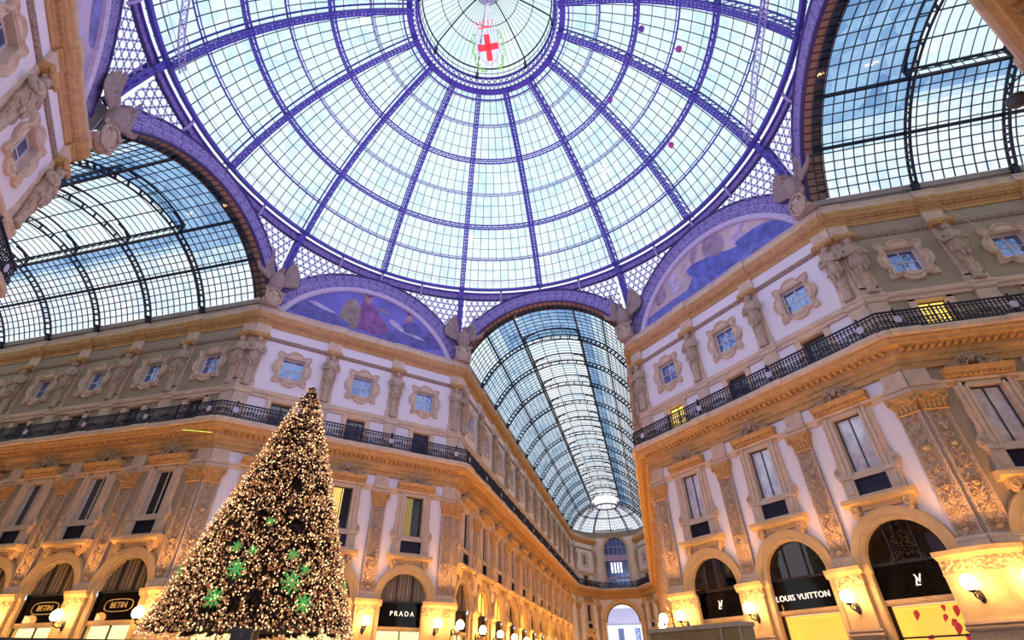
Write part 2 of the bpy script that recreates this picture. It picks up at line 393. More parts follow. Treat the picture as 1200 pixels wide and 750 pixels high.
YE, YF, XL, XR = A + 61.2, 85.9, -3.4, 4.0      # apse at the end of the long arcade
LC1 = sqrt((XL + W) ** 2 + (YF - YE) ** 2); LC2 = sqrt((W - XR) ** 2 + (YF - YE) ** 2)
F['NA'] = Fac('NA', (-W, YE), ((XL + W) / LC1, (YF - YE) / LC1), LC1, [LC1 / 2], [.7, LC1 - .7], (0, LC1), (-.53, -1.5), 'slanted apse wall, tree side', 'wall_apse_west')
F['NC'] = Fac('NC', (XR, YF), ((W - XR) / LC2, (YE - YF) / LC2), LC2, [LC2 / 2], [.7, LC2 - .7], (0, LC2), (-1.6, -.45), 'far slanted wall, shop side', 'wall_apse_east')
F['ND'] = Fac('ND', (XL, YF), (1, 0), XR - XL, [], [], (0, XR - XL), (-1.5, -1.5), 'far end wall with the exit arch', 'wall_apse')
def end_wall(f):
    mb = MB(); x0, x1 = f.rng; c = (x0 + x1) / 2
    def q(a, b_, z0, z1): mb.add([(a, 0, z0), (b_, 0, z0), (b_, 0, z1), (a, 0, z1)], [(0, 1, 2, 3)])
    for hw, z0, sp, z1 in ((2.95, 0, 8.9, 12.8), (2.05, 14.1, 20.5, 24.0)):
        q(x0, c - hw, z0, sp); q(c + hw, x1, z0, sp); q(x0, c - hw, sp, z1); q(c + hw, x1, sp, z1); n = 24
        for k in range(n):
            a, b_ = [-pi / 2 + pi * (k + d) / n for d in (0, 1)]; xa, za, xb, zb = c + hw * sin(a), sp + hw * cos(a), c + hw * sin(b_), sp + hw * cos(b_)
            mb.add([(xa, 0, za), (xb, 0, zb), (xb, 0, z1), (xa, 0, z1)], [(0, 1, 2, 3)])
    q(x0, x1, 12.8, 14.1); return mb
def wall_mesh(f, full=True):
    "flat wall with arched and square openings cut out bay by bay"
    mb = MB(); x0, x1 = f.rng
    tops = 22.5
    def q(a, b_, z0, z1):
        if b_ - a > 1e-4 and z1 - z0 > 1e-4: mb.add([(a, 0, z0), (b_, 0, z0), (b_, 0, z1), (a, 0, z1)], [(0, 1, 2, 3)])
    if f.k != 'SW' and (not full or not f.bays): q(x0, x1, 0, tops); return mb
    if f.k == 'SW': q(x0, x1, 0, 16.5)
    bs = sorted(f.bays); ed = [x0] + [(bs[i] + bs[i + 1]) / 2 for i in range(len(bs) - 1)] + [x1]
    for i, c in enumerate(bs):
        a, e = ed[i], ed[i + 1]
        if f.k == 'SW':
            z0, z1, h0, h1, hw = 16.5, tops, 17.62, 19.14, .71; q(a, e, z0, h0); q(a, e, h1, z1); q(a, c - hw, h0, h1); q(c + hw, e, h0, h1); continue
        q(a, c - 1.5, 0, 5.25); q(c + 1.5, e, 0, 5.25)
        n = 16; arc = [(c + 1.5 * sin(-pi / 2 + pi * k / n), 5.25 + 1.5 * cos(-pi / 2 + pi * k / n)) for k in range(n + 1)]
        q(a, c - 1.5, 5.25, 7.3); q(c + 1.5, e, 5.25, 7.3)
        for k in range(n):
            (xa, za), (xb, zb) = arc[k], arc[k + 1]
            mb.add([(xa, 0, za), (xb, 0, zb), (xb, 0, 7.3), (xa, 0, 7.3)], [(0, 1, 2, 3)])
        for z0, z1, h0, h1, hw in ((7.3, 12.4, 7.87, 11.35, .68), (12.4, 16.5, 14.2, 15.85, .66), (16.5, tops, 17.62, 19.14, .71)):
            q(a, e, z0, h0); q(a, e, h1, z1); q(a, c - hw, h0, h1); q(c + hw, e, h0, h1)
    return mb

# ------------------------------------------------------------------ component prototypes
PROTO = {}
def place(key, maker, mtx, label, group=None):
    if key not in PROTO:
        o = PROTO[key] = maker(mtx, label, group); return o
    return copy_tree(PROTO[key], mtx, label, group)

def quatrefoil(k):
    o = [(1.2, 0), (1.18, .2), (1.07, .38), (.93, .46), (.93, .62), (1.03, .78), (1.03, 1.03), (.78, 1.03), (.62, .93), (.46, .93), (.38, 1.07), (.2, 1.18)]
    pts = []
    for r in range(4):
        for x, y in o:
            for _ in range(r): x, y = -y, x
            pts.append((x * k, y * k))
    return pts
def sq(h, base):
    out = []
    for x, y in base:
        m = max(abs(x), abs(y)); out.append((x / m * h, y / m * h))
    return out
Z_U = 18.38
def mk_upper(mtx, label, group):
    t = thing('window_1', label, 'window', mtx, group, 'structure')
    mb = MB(); base = quatrefoil(1.02)
    lv = [(quatrefoil(1.04), 0), (quatrefoil(1.04), -.15), (quatrefoil(.99), -.19), (quatrefoil(.92), -.09), (quatrefoil(.86), -.09), (quatrefoil(.82), -.15), (sq(.80, base), -.16), (sq(.76, base), -.1), (sq(.71, base), -.1), (sq(.71, base), .3)]
    mb.loft([[(x, y, z * 1.06) for x, z in pts] for pts, y in lv], cap=False)
    for sx in (-1, 1): mb.spiral((sx * .88, -.13, .0), .2, .04, 1.6, .035, pi / 2, sx)
    for sz in (-1, 1): mb.spiral((0, -.13, sz * .95), .17, .03, 1.5, .035, 0, 1)
    mb.build('surround', M['stone_pale'], t)
    MB().box(-.71, .71, .24, .26, -.75, .75).build('pane', M['pane'], t)
    b_ = MB().box(-.02, .02, .2, .24, -.75, .75).box(-.71, .71, .21, .24, -.02, .02)
    for s_ in (-1, 1): b_.box(s_ * .68 - .03, s_ * .68 + .03, .2, .25, -.75, .75); b_.box(-.71, .71, .2, .25, s_ * .72 - .03, s_ * .72 + .03)
    b_.build('sash', M['sash'], t); return t
def mk_mezz(mtx, label, group):          # z relative to 14.05
    t = thing('window_2', label, 'window', mtx, group, 'structure')
    mb = MB(); mb.box(-.95, -.64, -.1, .3, 0, 1.95).box(.64, .95, -.1, .3, 0, 1.95).box(-.95, .95, -.1, .3, 1.8, 1.98).box(-.66, .66, -.06, .3, 0, .15)
    mb.box(-1.0, 1.0, -.15, 0, 1.9, 2.0); mb.build('surround', M['stone_pale'], t)
    MB().box(-.66, .66, .24, .26, .15, 1.8).build('pane', M['pane_dark'], t)
    MB().box(-.025, .025, .2, .24, .15, 1.8).box(-.66, -.6, .2, .25, .15, 1.8).box(.6, .66, .2, .25, .15, 1.8).box(-.66, .66, .2, .25, 1.74, 1.8).box(-.66, .66, .2, .25, 1.1, 1.14).build('sash', M['sash_d'], t); return t
def mk_tall(mtx, label, group):          # z relative to 7.0
    t = thing('window_3', label, 'window', mtx, group, 'structure'); z = -7.0
    mb = MB()
    for s_ in (-1, 1):
        x0, x1 = sorted((s_ * .62, s_ * .95)); mb.box(x0, x1, -.16, .25, 8.72, 11.5)
        mb.box(*sorted((s_ * .64, s_ * .74)), -.2, .25, 8.72, 11.42); mb.box(*sorted((s_ * .84, s_ * .95)), -.22, 0, 8.72, 11.5)
        o = [(.95, 8.75), (1.38, 8.75), (1.42, 8.95), (1.34, 9.15), (1.2, 9.3), (1.14, 9.7), (1.16, 10.3), (1.12, 10.9), (1.16, 11.1), (1.12, 11.4), (.95, 11.4)]
        r0 = [(s_ * x, -.03, zz) for x, zz in o]; r1 = [(s_ * x, -.15, zz) for x, zz in o]; mb.loft([r0, r1])
        mb.spiral((s_ * 1.24, -.17, 8.98), .16, .03, 1.7, .035, pi / 2, -s_)
        mb.tube([(s_ * 1.05, -.16, 9.3), (s_ * 1.1, -.17, 9.8), (s_ * 1.02, -.17, 10.3), (s_ * 1.08, -.17, 10.8), (s_ * 1.03, -.16, 11.3)], .035, 5)
    mb.box(-.95, .95, -.16, .25, 11.33, 11.5)
    mb.box(-.68, .68, -.1, .25, 8.56, 8.88)
    mb.build('architrave', M['stone_pale'], t, dz=z)
    mb = MB()
    mb.prof_x([(0, 11.45), (.14, 11.45), (.16, 11.72), (.24, 11.74), (.27, 11.86), (.4, 11.92), (.44, 12.02), (.48, 12.12), (.0, 12.2)], -1.3, 1.3)
    for i in range(13): x = -1.2 + i * .2; mb.box(x - .055, x + .055, -.36, -.2, 11.77, 11.87)
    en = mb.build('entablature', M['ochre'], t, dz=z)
    mb = MB()
    for s_ in (-1, 1):
        mb.spiral((s_ * .95, -.24, 12.3), .15, .03, 1.6, .05, pi / 2, s_)
        mb.spiral((s_ * .42, -.24, 12.42), .24, .04, 1.7, .06, -pi / 2, -s_)
        mb.tube([(s_ * 1.1, -.24, 12.2), (s_ * .8, -.24, 12.32), (s_ * .6, -.24, 12.5), (s_ * .3, -.24, 12.72), (s_ * .1, -.24, 12.84)], .05)
        mb.ell((s_ * .68, -.2, 12.3), (.2, .08, .1), 8, 5)
    for i in range(7):
        a = -1.2 + i * .4; R = Matrix.Rotation(a, 3, 'Y'); mb.ell(Vector((0, -.26, 12.55)) + R @ Vector((0, 0, .2)), (.06, .07, .2), 6, 5, R)
    mb.ell((0, -.26, 12.5), (.13, .1, .13), 8, 6)
    mb.build('pediment', M['orn'], en, dz=z)
    mb = MB()
    for s_ in (-1, 1): mb.box(*sorted((s_ * .69, s_ * 1.22)), -.2, 0, 7.78, 8.62); mb.box(*sorted((s_ * .69, s_ * 1.28)), -.27, 0, 8.6, 8.78); mb.box(*sorted((s_ * .8, s_ * 1.1)), -.24, 0, 7.95, 8.45)
    mb.box(-.7, .7, -.2, 0, 8.56, 8.74); mb.box(-.7, .7, -.16, 0, 7.7, 7.88)
    spn = mb.build('sill_panel', M['stone_pale'], t, dz=z)
    mb = MB(); mb.prof_x([(0, 7.42), (.3, 7.44), (.34, 7.5), (.5, 7.54), (.52, 7.68), (.46, 7.74), (.0, 7.8)], -1.45, 1.45)
    for s_ in (-1, 1):
        mb.spiral((s_ * 1.08, -.3, 7.25), .17, .03, 1.5, .07, pi / 2, s_, 5); mb.box(s_ * 1.08 - .17, s_ * 1.08 + .17, -.3, 0, 7.1, 7.45); mb.ell((s_ * 1.08, -.2, 7.05), (.13, .13, .12), 8, 5)
    mb.box(-.8, .8, -.14, 0, 7.25, 7.45); mb.build('sill', M['gold'], t, dz=z)
    mb = MB(); mb.box(-.69, .69, -.04, -.01, 7.86, 8.58)
    for s_ in (-1, 1): mb.box(*sorted((s_ * .65, s_ * .69)), -.09, -.04, 7.86, 8.58)
    mb.box(-.69, .69, -.09, -.04, 8.54, 8.58).box(-.69, .69, -.09, -.04, 7.86, 7.9)
    for i in range(9):
        x = -.6 + i * .15; mb.beam((x, -.06, 7.88), (x, -.06, 8.56), .02, .02, (0, 1, 0))
        mb.spiral((x, -.06, 8.22), .075, .074, 1, .012, 0, 1, 3, 8)
    mb.build('grille', M['iron'], spn, dz=z)
    MB().box(-.64, .64, .17, .19, 8.86, 11.36).build('pane', M['pane_dark'], t, dz=z)
    mb = MB().box(-.025, .025, .12, .17, 8.86, 11.36)
    for s_ in (-1, 1): mb.box(s_ * .6 - .035, s_ * .6 + .035, .11, .18, 8.86, 11.36)
    mb.box(-.64, .64, .11, .18, 11.28, 11.36).box(-.64, .64, .11, .18, 8.86, 8.94).build('sash', M['sash_d'], t, dz=z); return t

def mk_shop(kind):
    def mk(mtx, label, group):
        t = thing('shopfront', label, 'shopfront', mtx, group)
        mb = MB(); n = 20
        mb.arc_xz([(1.5, .55), (1.5, -.06), (1.58, -.12), (1.68, -.12), (1.7, -.17), (1.92, -.2), (2.0, -.2), (2.02, -.08), (2.02, 0)], 5.25, -pi / 2, pi / 2, n)
        mb.build('archivolt', M['gold'], t)
        for s_ in (-1, 1):
            mb = MB(); x0, x1 = sorted((s_ * 1.5, s_ * 1.72)); mb.box(x0, x1, -.12, .55, 0, 5.0)
            mb.prof_x([(0, 4.9), (.14, 4.92), (.2, 5.05), (.24, 5.1), (.24, 5.25), (0, 5.27)], s_ * 1.6 - .2, s_ * 1.6 + .2)
            mb.build('jamb', M['gold'], t)
        lun = {'lv': M['black_glass'], 'dark': M['black_glass']}.get(kind)
        pts = [(1.5 * sin(-pi / 2 + pi * k / n), .20, 5.25 + 1.5 * cos(-pi / 2 + pi * k / n)) for k in range(n + 1)]
        if lun: MB().poly(pts).build('lunette_pane', lun, t)
        else:
            mb = MB(); m = 60; top = []; bot = []
            for k in range(m + 1):
                x = -1.48 + 2.96 * k / m; y = .26 + .05 * sin(k * 1.9); top.append((x, y, 5.25 + sqrt(max(0, 1.49 ** 2 - x * x)))); bot.append((x, y, 5.2))
            mb.add(top + bot, [(k, k + 1, m + 2 + k, m + 1 + k) for k in range(m)])
            mb.build('curtain' if kind != 'lit' else 'lunette_pane', {'curtain': M['curtain'], 'brown': M['curtain_b'], 'lit': M['lun_lit']}[kind], t)
        mb = MB()
        for x in (-.5, .5): mb.box(x - .025, x + .025, .14, .2, 5.2, 5.25 + sqrt(1.5 ** 2 - x * x))
        mb.box(-1.5, 1.5, .12, .24, 5.14, 5.24); mb.build('lunette_bars', M['blk'], t)
        MB().box(-1.5, 1.5, .16, .26, 3.95, 5.15).build('fascia', M['black'], t)
        mb = MB(); mb.prof_x([(-.3, 3.72), (-.06, 3.74), (-.02, 3.82), (-.02, 3.92), (-.3, 3.96)], -1.5, 1.5); mb.build('lintel', M['gold'], t)
        mb = MB(); mb.box(-1.5, 1.5, 1.3, 1.34, .3, 3.74); mb.box(-1.5, -1.46, .5, 1.3, .3, 3.74); mb.box(1.46, 1.5, .5, 1.3, .3, 3.74); mb.box(-1.5, 1.5, .5, 1.3, 3.66, 3.72)
        mb.build('display', M['display'] if kind in ('lv', 'lit') else M['display_w'], t)
        mb = MB()
        for x in (-1.47, 0 if kind != 'lv' else -1.4, 1.47): mb.box(x - .03, x + .03, .2, .28, 0, 3.74)
        mb.box(-1.5, 1.5, .18, .3, 0, .3).box(-1.5, 1.5, .2, .28, 2.62, 2.68); mb.build('frame', M['blk'], t)
        return t
    return mk

def mk_pier(mtx, label, group):
    t = thing('pier', label, 'pier', mtx, group)
    mb = MB(); mb.box(-.62, .62, -.3, 0, 0, 2.75); mb.box(-.7, .7, -.4, 0, 0, .5); mb.prof_x([(0, 2.7), (.36, 2.7), (.4, 2.78), (.34, 2.86), (.38, 2.92), (.3, 3.0), (0, 3.0)], -.68, .68); mb.build('plinth', M['plinth'], t)
    mb = MB(); mb.box(-.56, .56, -.27, 0, 3.0, 4.5); mb.box(-.92, .92, -.1, 0, 0, 5.0); pb = mb.build('body', M['gold'], t)
    mb = MB(); mb.box(-.58, .58, -.28, 0, 4.5, 4.98); mb.ell((0, -.29, 4.74), (.07, .05, .16), 8, 6)
    for s_ in (-1, 1): mb.ell((s_ * .12, -.29, 4.7), (.08, .04, .1), 6, 5)
    mb.prof_x([(0, 4.44), (.3, 4.46), (.31, 4.52), (0, 4.54)], -.6, .6)
    mb.build('frieze', M['frieze'], pb)
    mb = MB(); mb.prof_x([(0, 4.95), (.3, 4.96), (.36, 5.05), (.42, 5.1), (.44, 5.25), (.2, 5.3), (0, 5.3)], -.7, .7); mb.build('cap', M['gold'], t)
    return t
def mk_corner_pier(sg):      # local frame of the diagonal facade, origin at its corner; sg = +1 at its last corner
    def mk(mtx, label, group):
        t = thing('corner_pier', label, 'pier', mtx, group)
        q = .70711; pts = [(-1.83, -.1, 0, -1), (-1.8, -.27, -.3, -1), (-1.1, -.31, 0, -1), (-.35, -.31, 0, -1), (-.1, -.29, .25, -1), (.1, -.21, .5, -.9), (.26, -.05, q, -q), (.5, .20, q, -q), (.58, .3, .9, -.3), (.5, .5, q, q)]
        def ring(d, z): return [(sg * (x + nx * d), y + ny * d, z) for x, y, nx, ny in pts]
        def skin(prof, nme, mat, par):
            mb = MB(); n = len(pts); vs = [p for d, z in prof for p in ring(d, z)]
            mb.add(vs, [(i * n + k, i * n + k + 1, (i + 1) * n + k + 1, (i + 1) * n + k) for i in range(len(prof) - 1) for k in range(n - 1)])
            return mb.build(nme, mat, par)
        skin([(.14, 0), (.14, .5), (.06, .55), (.06, 2.7), (.14, 2.74), (.16, 2.8), (.08, 2.86), (.14, 2.92), (.02, 3.0)], 'plinth', M['plinth'], t)
        bd = skin([(.02, 3.0), (0, 3.1), (0, 4.4), (.04, 4.46), (.04, 4.52)], 'body', M['gold'], t)
        skin([(.01, 4.5), (.01, 4.98)], 'frieze', M['frieze'], bd)
        skin([(.01, 4.96), (.06, 5.0), (.12, 5.06), (.18, 5.1), (.2, 5.26), (-.25, 5.32)], 'cap', M['gold'], t)
        return t
    return mk
def mk_pil(mtx, label, group):            # z relative to 5.3
    t = thing('pilaster', label, 'pilaster', mtx, group); z = -5.3
    mb = MB(); mb.prof_x([(0, 5.3), (.26, 5.3), (.26, 5.45), (.22, 5.47), (.25, 5.53), (.2, 5.6), (.16, 5.66), (0, 5.66)], -.5, .5); mb.build('base', M['stone_pale'], t, dz=z)
    mb = MB(); mb.box(-.42, .42, -.12, 0, 5.6, 10.5)
    for s_ in (-1, 1): mb.box(*sorted((s_ * .35, s_ * .43)), -.17, 0, 5.62, 10.48)
    sf = mb.build('shaft', M['relief'], t, dz=z)
    mb = MB()
    for i in range(9):
        zz = 5.85 + i * .52
        for s_ in (-1, 1):
            mb.spiral((s_ * .17, -.15, zz + .12), .14, .03, 1.4, .03, -pi / 2, s_, 4, 10)
            R = Matrix.Rotation(s_ * .6, 3, 'Y'); mb.ell((s_ * .12, -.15, zz + .36), (.05, .04, .13), 6, 4, R)
        mb.ell((0, -.15, zz + .2), (.05, .05, .16), 6, 5)
        if i % 3 == 0: mb.lathe([(.03, 0), (.12, .05), (.14, .16), (.05, .22), (.11, .3)], 8, (0, -.13, zz - .1))
    mb.build('arabesque', M['orn'], sf, dz=z)
    mb = MB(); mb.loft([[(-.42, 0, 10.45), (.42, 0, 10.45), (.42, -.16, 10.45), (-.42, -.16, 10.45)], [(-.44, 0, 10.7), (.44, 0, 10.7), (.44, -.2, 10.7), (-.44, -.2, 10.7)], [(-.55, 0, 11.1), (.55, 0, 11.1), (.55, -.34, 11.1), (-.55, -.34, 11.1)]])
    mb.prof_x([(0, 11.08), (.38, 11.1), (.4, 11.2), (.36, 11.3), (0, 11.3)], -.6, .6)
    mb.tube([(-.46, -.2, 10.47), (.46, -.2, 10.47)], .05)
    for s_ in (-1, 1): mb.spiral((s_ * .42, -.36, 10.98), .15, .03, 1.6, .05, pi / 2, -s_, 5)
    for i in range(5):
        x = -.36 + i * .18; mb.ell((x, -.22, 10.68), (.075, .06, .17), 6, 5); mb.ell((x, -.28, 10.82), (.06, .06, .06), 6, 4)
    mb.ell((0, -.36, 11.05), (.1, .08, .1), 8, 5)
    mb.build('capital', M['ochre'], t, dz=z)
    mb = MB(); mb.prof_x([(0, 11.3), (.2, 11.3), (.22, 11.5), (.3, 11.54), (.34, 11.7), (.22, 11.76), (0, 11.76)], -.52, .52); mb.box(-.45, .45, -.12, 0, 11.76, 12.4); mb.build('entablature_block', M['stone_pale'], t, dz=z)
    return t

def ringpts(w, d, z, n=12, cx=0., cy=0.):
    return [(cx + w * cos(2 * pi * k / n), cy - .02 + d * sin(2 * pi * k / n), z) for k in range(n)]
def mk_herm(mtx, label, group):           # z relative to 14.05, figure about 16.5 to 20.5
    t = thing('herm_statue', label, 'statue', mtx, group); z = -14.05
    mb = MB(); mb.box(-.42, .42, -.12, 0, 14.05, 16.1); mb.prof_x([(0, 16.05), (.16, 16.05), (.22, 16.15), (.2, 16.3), (.26, 16.36), (.24, 16.5), (0, 16.52)], -.5, .5); mb.box(-.5, .5, -.1, 0, 16.5, 17.0)
    mb.box(-.44, .44, -.1, 0, 16.9, 20.2)
    mb.build('pedestal', M['stone_pale'], t, dz=z)
    mb = MB(); cy = -.22
    mb.loft([ringpts(.26, .16, 16.5, cy=cy), ringpts(.28, .18, 16.62, cy=cy), ringpts(.2, .15, 16.72, cy=cy), ringpts(.27, .18, 17.6, cy=cy), ringpts(.32, .22, 18.1, cy=cy), ringpts(.40, .28, 18.3, cy=cy),
             ringpts(.42, .30, 18.5, cy=cy - .02), ringpts(.36, .26, 18.75, cy=cy - .02), ringpts(.40, .28, 19.1, cy=cy - .04), ringpts(.44, .28, 19.35, cy=cy - .05), ringpts(.38, .22, 19.52, cy=cy - .03), ringpts(.14, .13, 19.62, cy=cy - .05), ringpts(.13, .12, 19.72, cy=cy - .06)])
    mb.ell((0, cy - .09, 19.88), (.17, .19, .22), 12, 8)
    mb.ell((0, cy - .27, 19.86), (.035, .05, .06), 6, 5); mb.ell((0, cy - .2, 19.74), (.11, .1, .12), 8, 6)
    for i in range(7):
        a = -1.4 + i * .47; mb.ell((.17 * sin(a), cy - .05, 19.95 + .13 * cos(a)), (.08, .1, .08), 6, 5)
    for s_ in (-1, 1):
        mb.tube([(s_ * .4, cy - .02, 19.42), (s_ * .52, cy - .08, 19.15), (s_ * .5, cy - .2, 18.9), (s_ * .22, cy - .3, 18.95), (s_ * .0, cy - .3, 19.08)], [.13, .12, .1, .085, .07], 7)
        mb.spiral((s_ * .3, cy - .2, 18.25), .17, .03, 1.5, .05, pi / 2, s_, 5)
        mb.ell((s_ * .12, cy - .27, 17.95), (.08, .07, .2), 6, 5); mb.ell((s_ * .26, cy - .12, 17.7), (.06, .06, .25), 6, 5)
    for i in range(6):
        x = -.32 + i * .13; mb.tube([(x, cy - .24, 18.75), (x * .9 + .05, cy - .3, 18.5), (x * .8 + .1, cy - .27, 18.3), (x * .6 + .05, cy - .2, 17.9)], .045, 5)
    mb.tube([(-.44, cy - .16, 19.35), (-.2, cy - .29, 19.1), (.1, cy - .31, 18.85), (.4, cy - .22, 18.6)], .06, 5)
    mb.build('figure', M['statue'], t, smooth=True, dz=z)
    mb = MB(); mb.prof_x([(0, 20.05), (.3, 20.05), (.42, 20.15), (.48, 20.2), (.48, 20.38), (0, 20.45)], -.5, .5)
    for s_ in (-1, 1): mb.spiral((s_ * .42, -.46, 20.14), .14, .03, 1.5, .05, pi / 2, -s_, 5); mb.ell((s_ * .2, -.42, 20.1), (.14, .1, .08), 6, 5)
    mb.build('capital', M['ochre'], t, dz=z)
    mb = MB(); mb.box(-.46, .46, -.16, 0, 20.42, 21.15); mb.build('frieze_block', M['stone_pale'], t, dz=z); return t

def mk_lamp(mtx, label, group):           # wall lamp on a pier, origin on the wall at z 4.1
    t = thing('wall_lamp', label, 'lamp', mtx, group)
    mb = MB(); mb.tube([(0, 0, -.45), (0, -.28, -.5), (0, -.52, -.42), (0, -.56, -.25)], .03, 6); mb.spiral((0, -.2, -.38), .12, .02, 1.5, .02, 0, 1)
    mb.ell((0, -.04, -.4), (.1, .05, .22), 10, 6); mb.lathe([(.02, -.32), (.12, -.27), (.14, -.22)], 10, (0, -.56, 0)); mb.tube([(0, 0, -.25), (0, -.2, -.22), (0, -.36, -.32)], .022, 5)
    mb.build('bracket', M['iron'], t, smooth=True)
    MB().ell((0, -.56, 0), (.25, .25, .27), 14, 10).build('globe', M['globe'], t, smooth=True); return t

def mk_eagle(mtx, label, group):          # on the cornice at a corner; local -y points into the court, base at z=22.4
    t = thing('eagle_statue', label, 'statue', mtx, group)
    mb = MB(); mb.loft([ringpts(.30, .25, 1.1, cy=-.1), ringpts(.46, .4, 1.5, cy=-.15), ringpts(.5, .42, 1.9, cy=-.18), ringpts(.38, .35, 2.3, cy=-.2), ringpts(.2, .2, 2.55, cy=-.25)])
    mb.ell((0, -.38, 2.66), (.2, .26, .2), 10, 7); mb.ell((0, -.68, 2.58), (.06, .16, .08), 8, 5)
    for s_ in (-1, 1):
        mb.tube([(s_ * .25, -.15, 1.2), (s_ * .3, -.35, .95), (s_ * .32, -.4, .75)], .12, 6)
        for k in range(3): mb.ell((s_ * .32 + (k - 1) * .1, -.5, .72), (.05, .14, .05), 6, 4)
        for i in range(3): mb.ell((s_ * .1 * i, -.05, .9), (.1, .06, .4), 6, 5)
    mb.build('body', M['eagle'], t, smooth=True)
    for s_ in (-1, 1):
        mb = MB()
        for i in range(11):
            a = s_ * (.16 + .085 * i); ln = 1.5 - .075 * i; R = Matrix.Rotation(a, 3, 'Y')
            mb.ell(Vector((s_ * .36, .02 - .12 * sin(abs(a)), 1.75)) + R @ Vector((0, 0, ln)), (.15, .06, ln * .75), 6, 8, R)
        for i in range(7):
            a = s_ * (.2 + .13 * i); R = Matrix.Rotation(a, 3, 'Y'); mb.ell(Vector((s_ * .34, -.12, 1.75)) + R @ Vector((0, 0, .55)), (.14, .08, .5), 6, 6, R)
        mb.tube([(s_ * .3, -.15, 2.1), (s_ * .55, -.1, 2.6), (s_ * .7, -.05, 3.1)], [.2, .16, .06], 7)
        mb.build('wing', M['eagle'], t, smooth=True)
    mb = MB(); R = Matrix.Rotation(pi / 2, 3, 'X')
    mb.ell((0, -.42, .52), (.46, .14, .54), 18, 8)
    mb.tube([(.5 * cos(2 * pi * k / 24), -.48, .52 + .58 * sin(2 * pi * k / 24)) for k in range(25)], .08, 6)
    for s_ in (-1, 1): mb.spiral((s_ * .5, -.4, .98), .16, .03, 1.5, .06, 0, s_, 5); mb.spiral((s_ * .45, -.4, .1), .14, .03, 1.5, .06, 0, -s_, 5)
    mb.box(-.55, .55, -.4, .2, 0, .15)
    mb.build('shield', M['statue'], t, smooth=True); return t

# ------------------------------------------------------------------ facades: walls, trims, bays
cnt = {'window': 0, 'trim': 0}
def nm(kind): cnt[kind] += 1; return f"{kind}_{cnt[kind]}"
def trim(mb, mat, f, label, s=0., z=0.):
    return tag(mb.build(nm('trim'), mat, None, f.mtx()), label, 'trim', None, 'structure')
CORN = [(o * .72, z) for o, z in [(0, 21.1), (.1, 21.1), (.12, 21.28), (.2, 21.32), (.24, 21.42), (.42, 21.5), (.58, 21.56), (.62, 21.66), (.72, 21.74), (.74, 21.9), (.6, 21.95)]]
PARA = [(o * .72, z) for o, z in [(.6, 21.93), (.58, 22.05), (.5, 22.1), (.5, 22.32), (.56, 22.36), (.52, 22.46), (0, 22.5)]]
BALC = [(0, 12.36), (.14, 12.38), (.16, 12.62), (.24, 12.68), (.27, 12.84), (.36, 12.9), (.40, 13.0), (.42, 13.3), (.78, 13.36), (.82, 13.5), (.9, 13.56), (.92, 13.7)]
SLAB = [(.92, 13.66), (1.02, 13.7), (1.05, 13.86), (1.0, 13.98), (0, 14.04)]
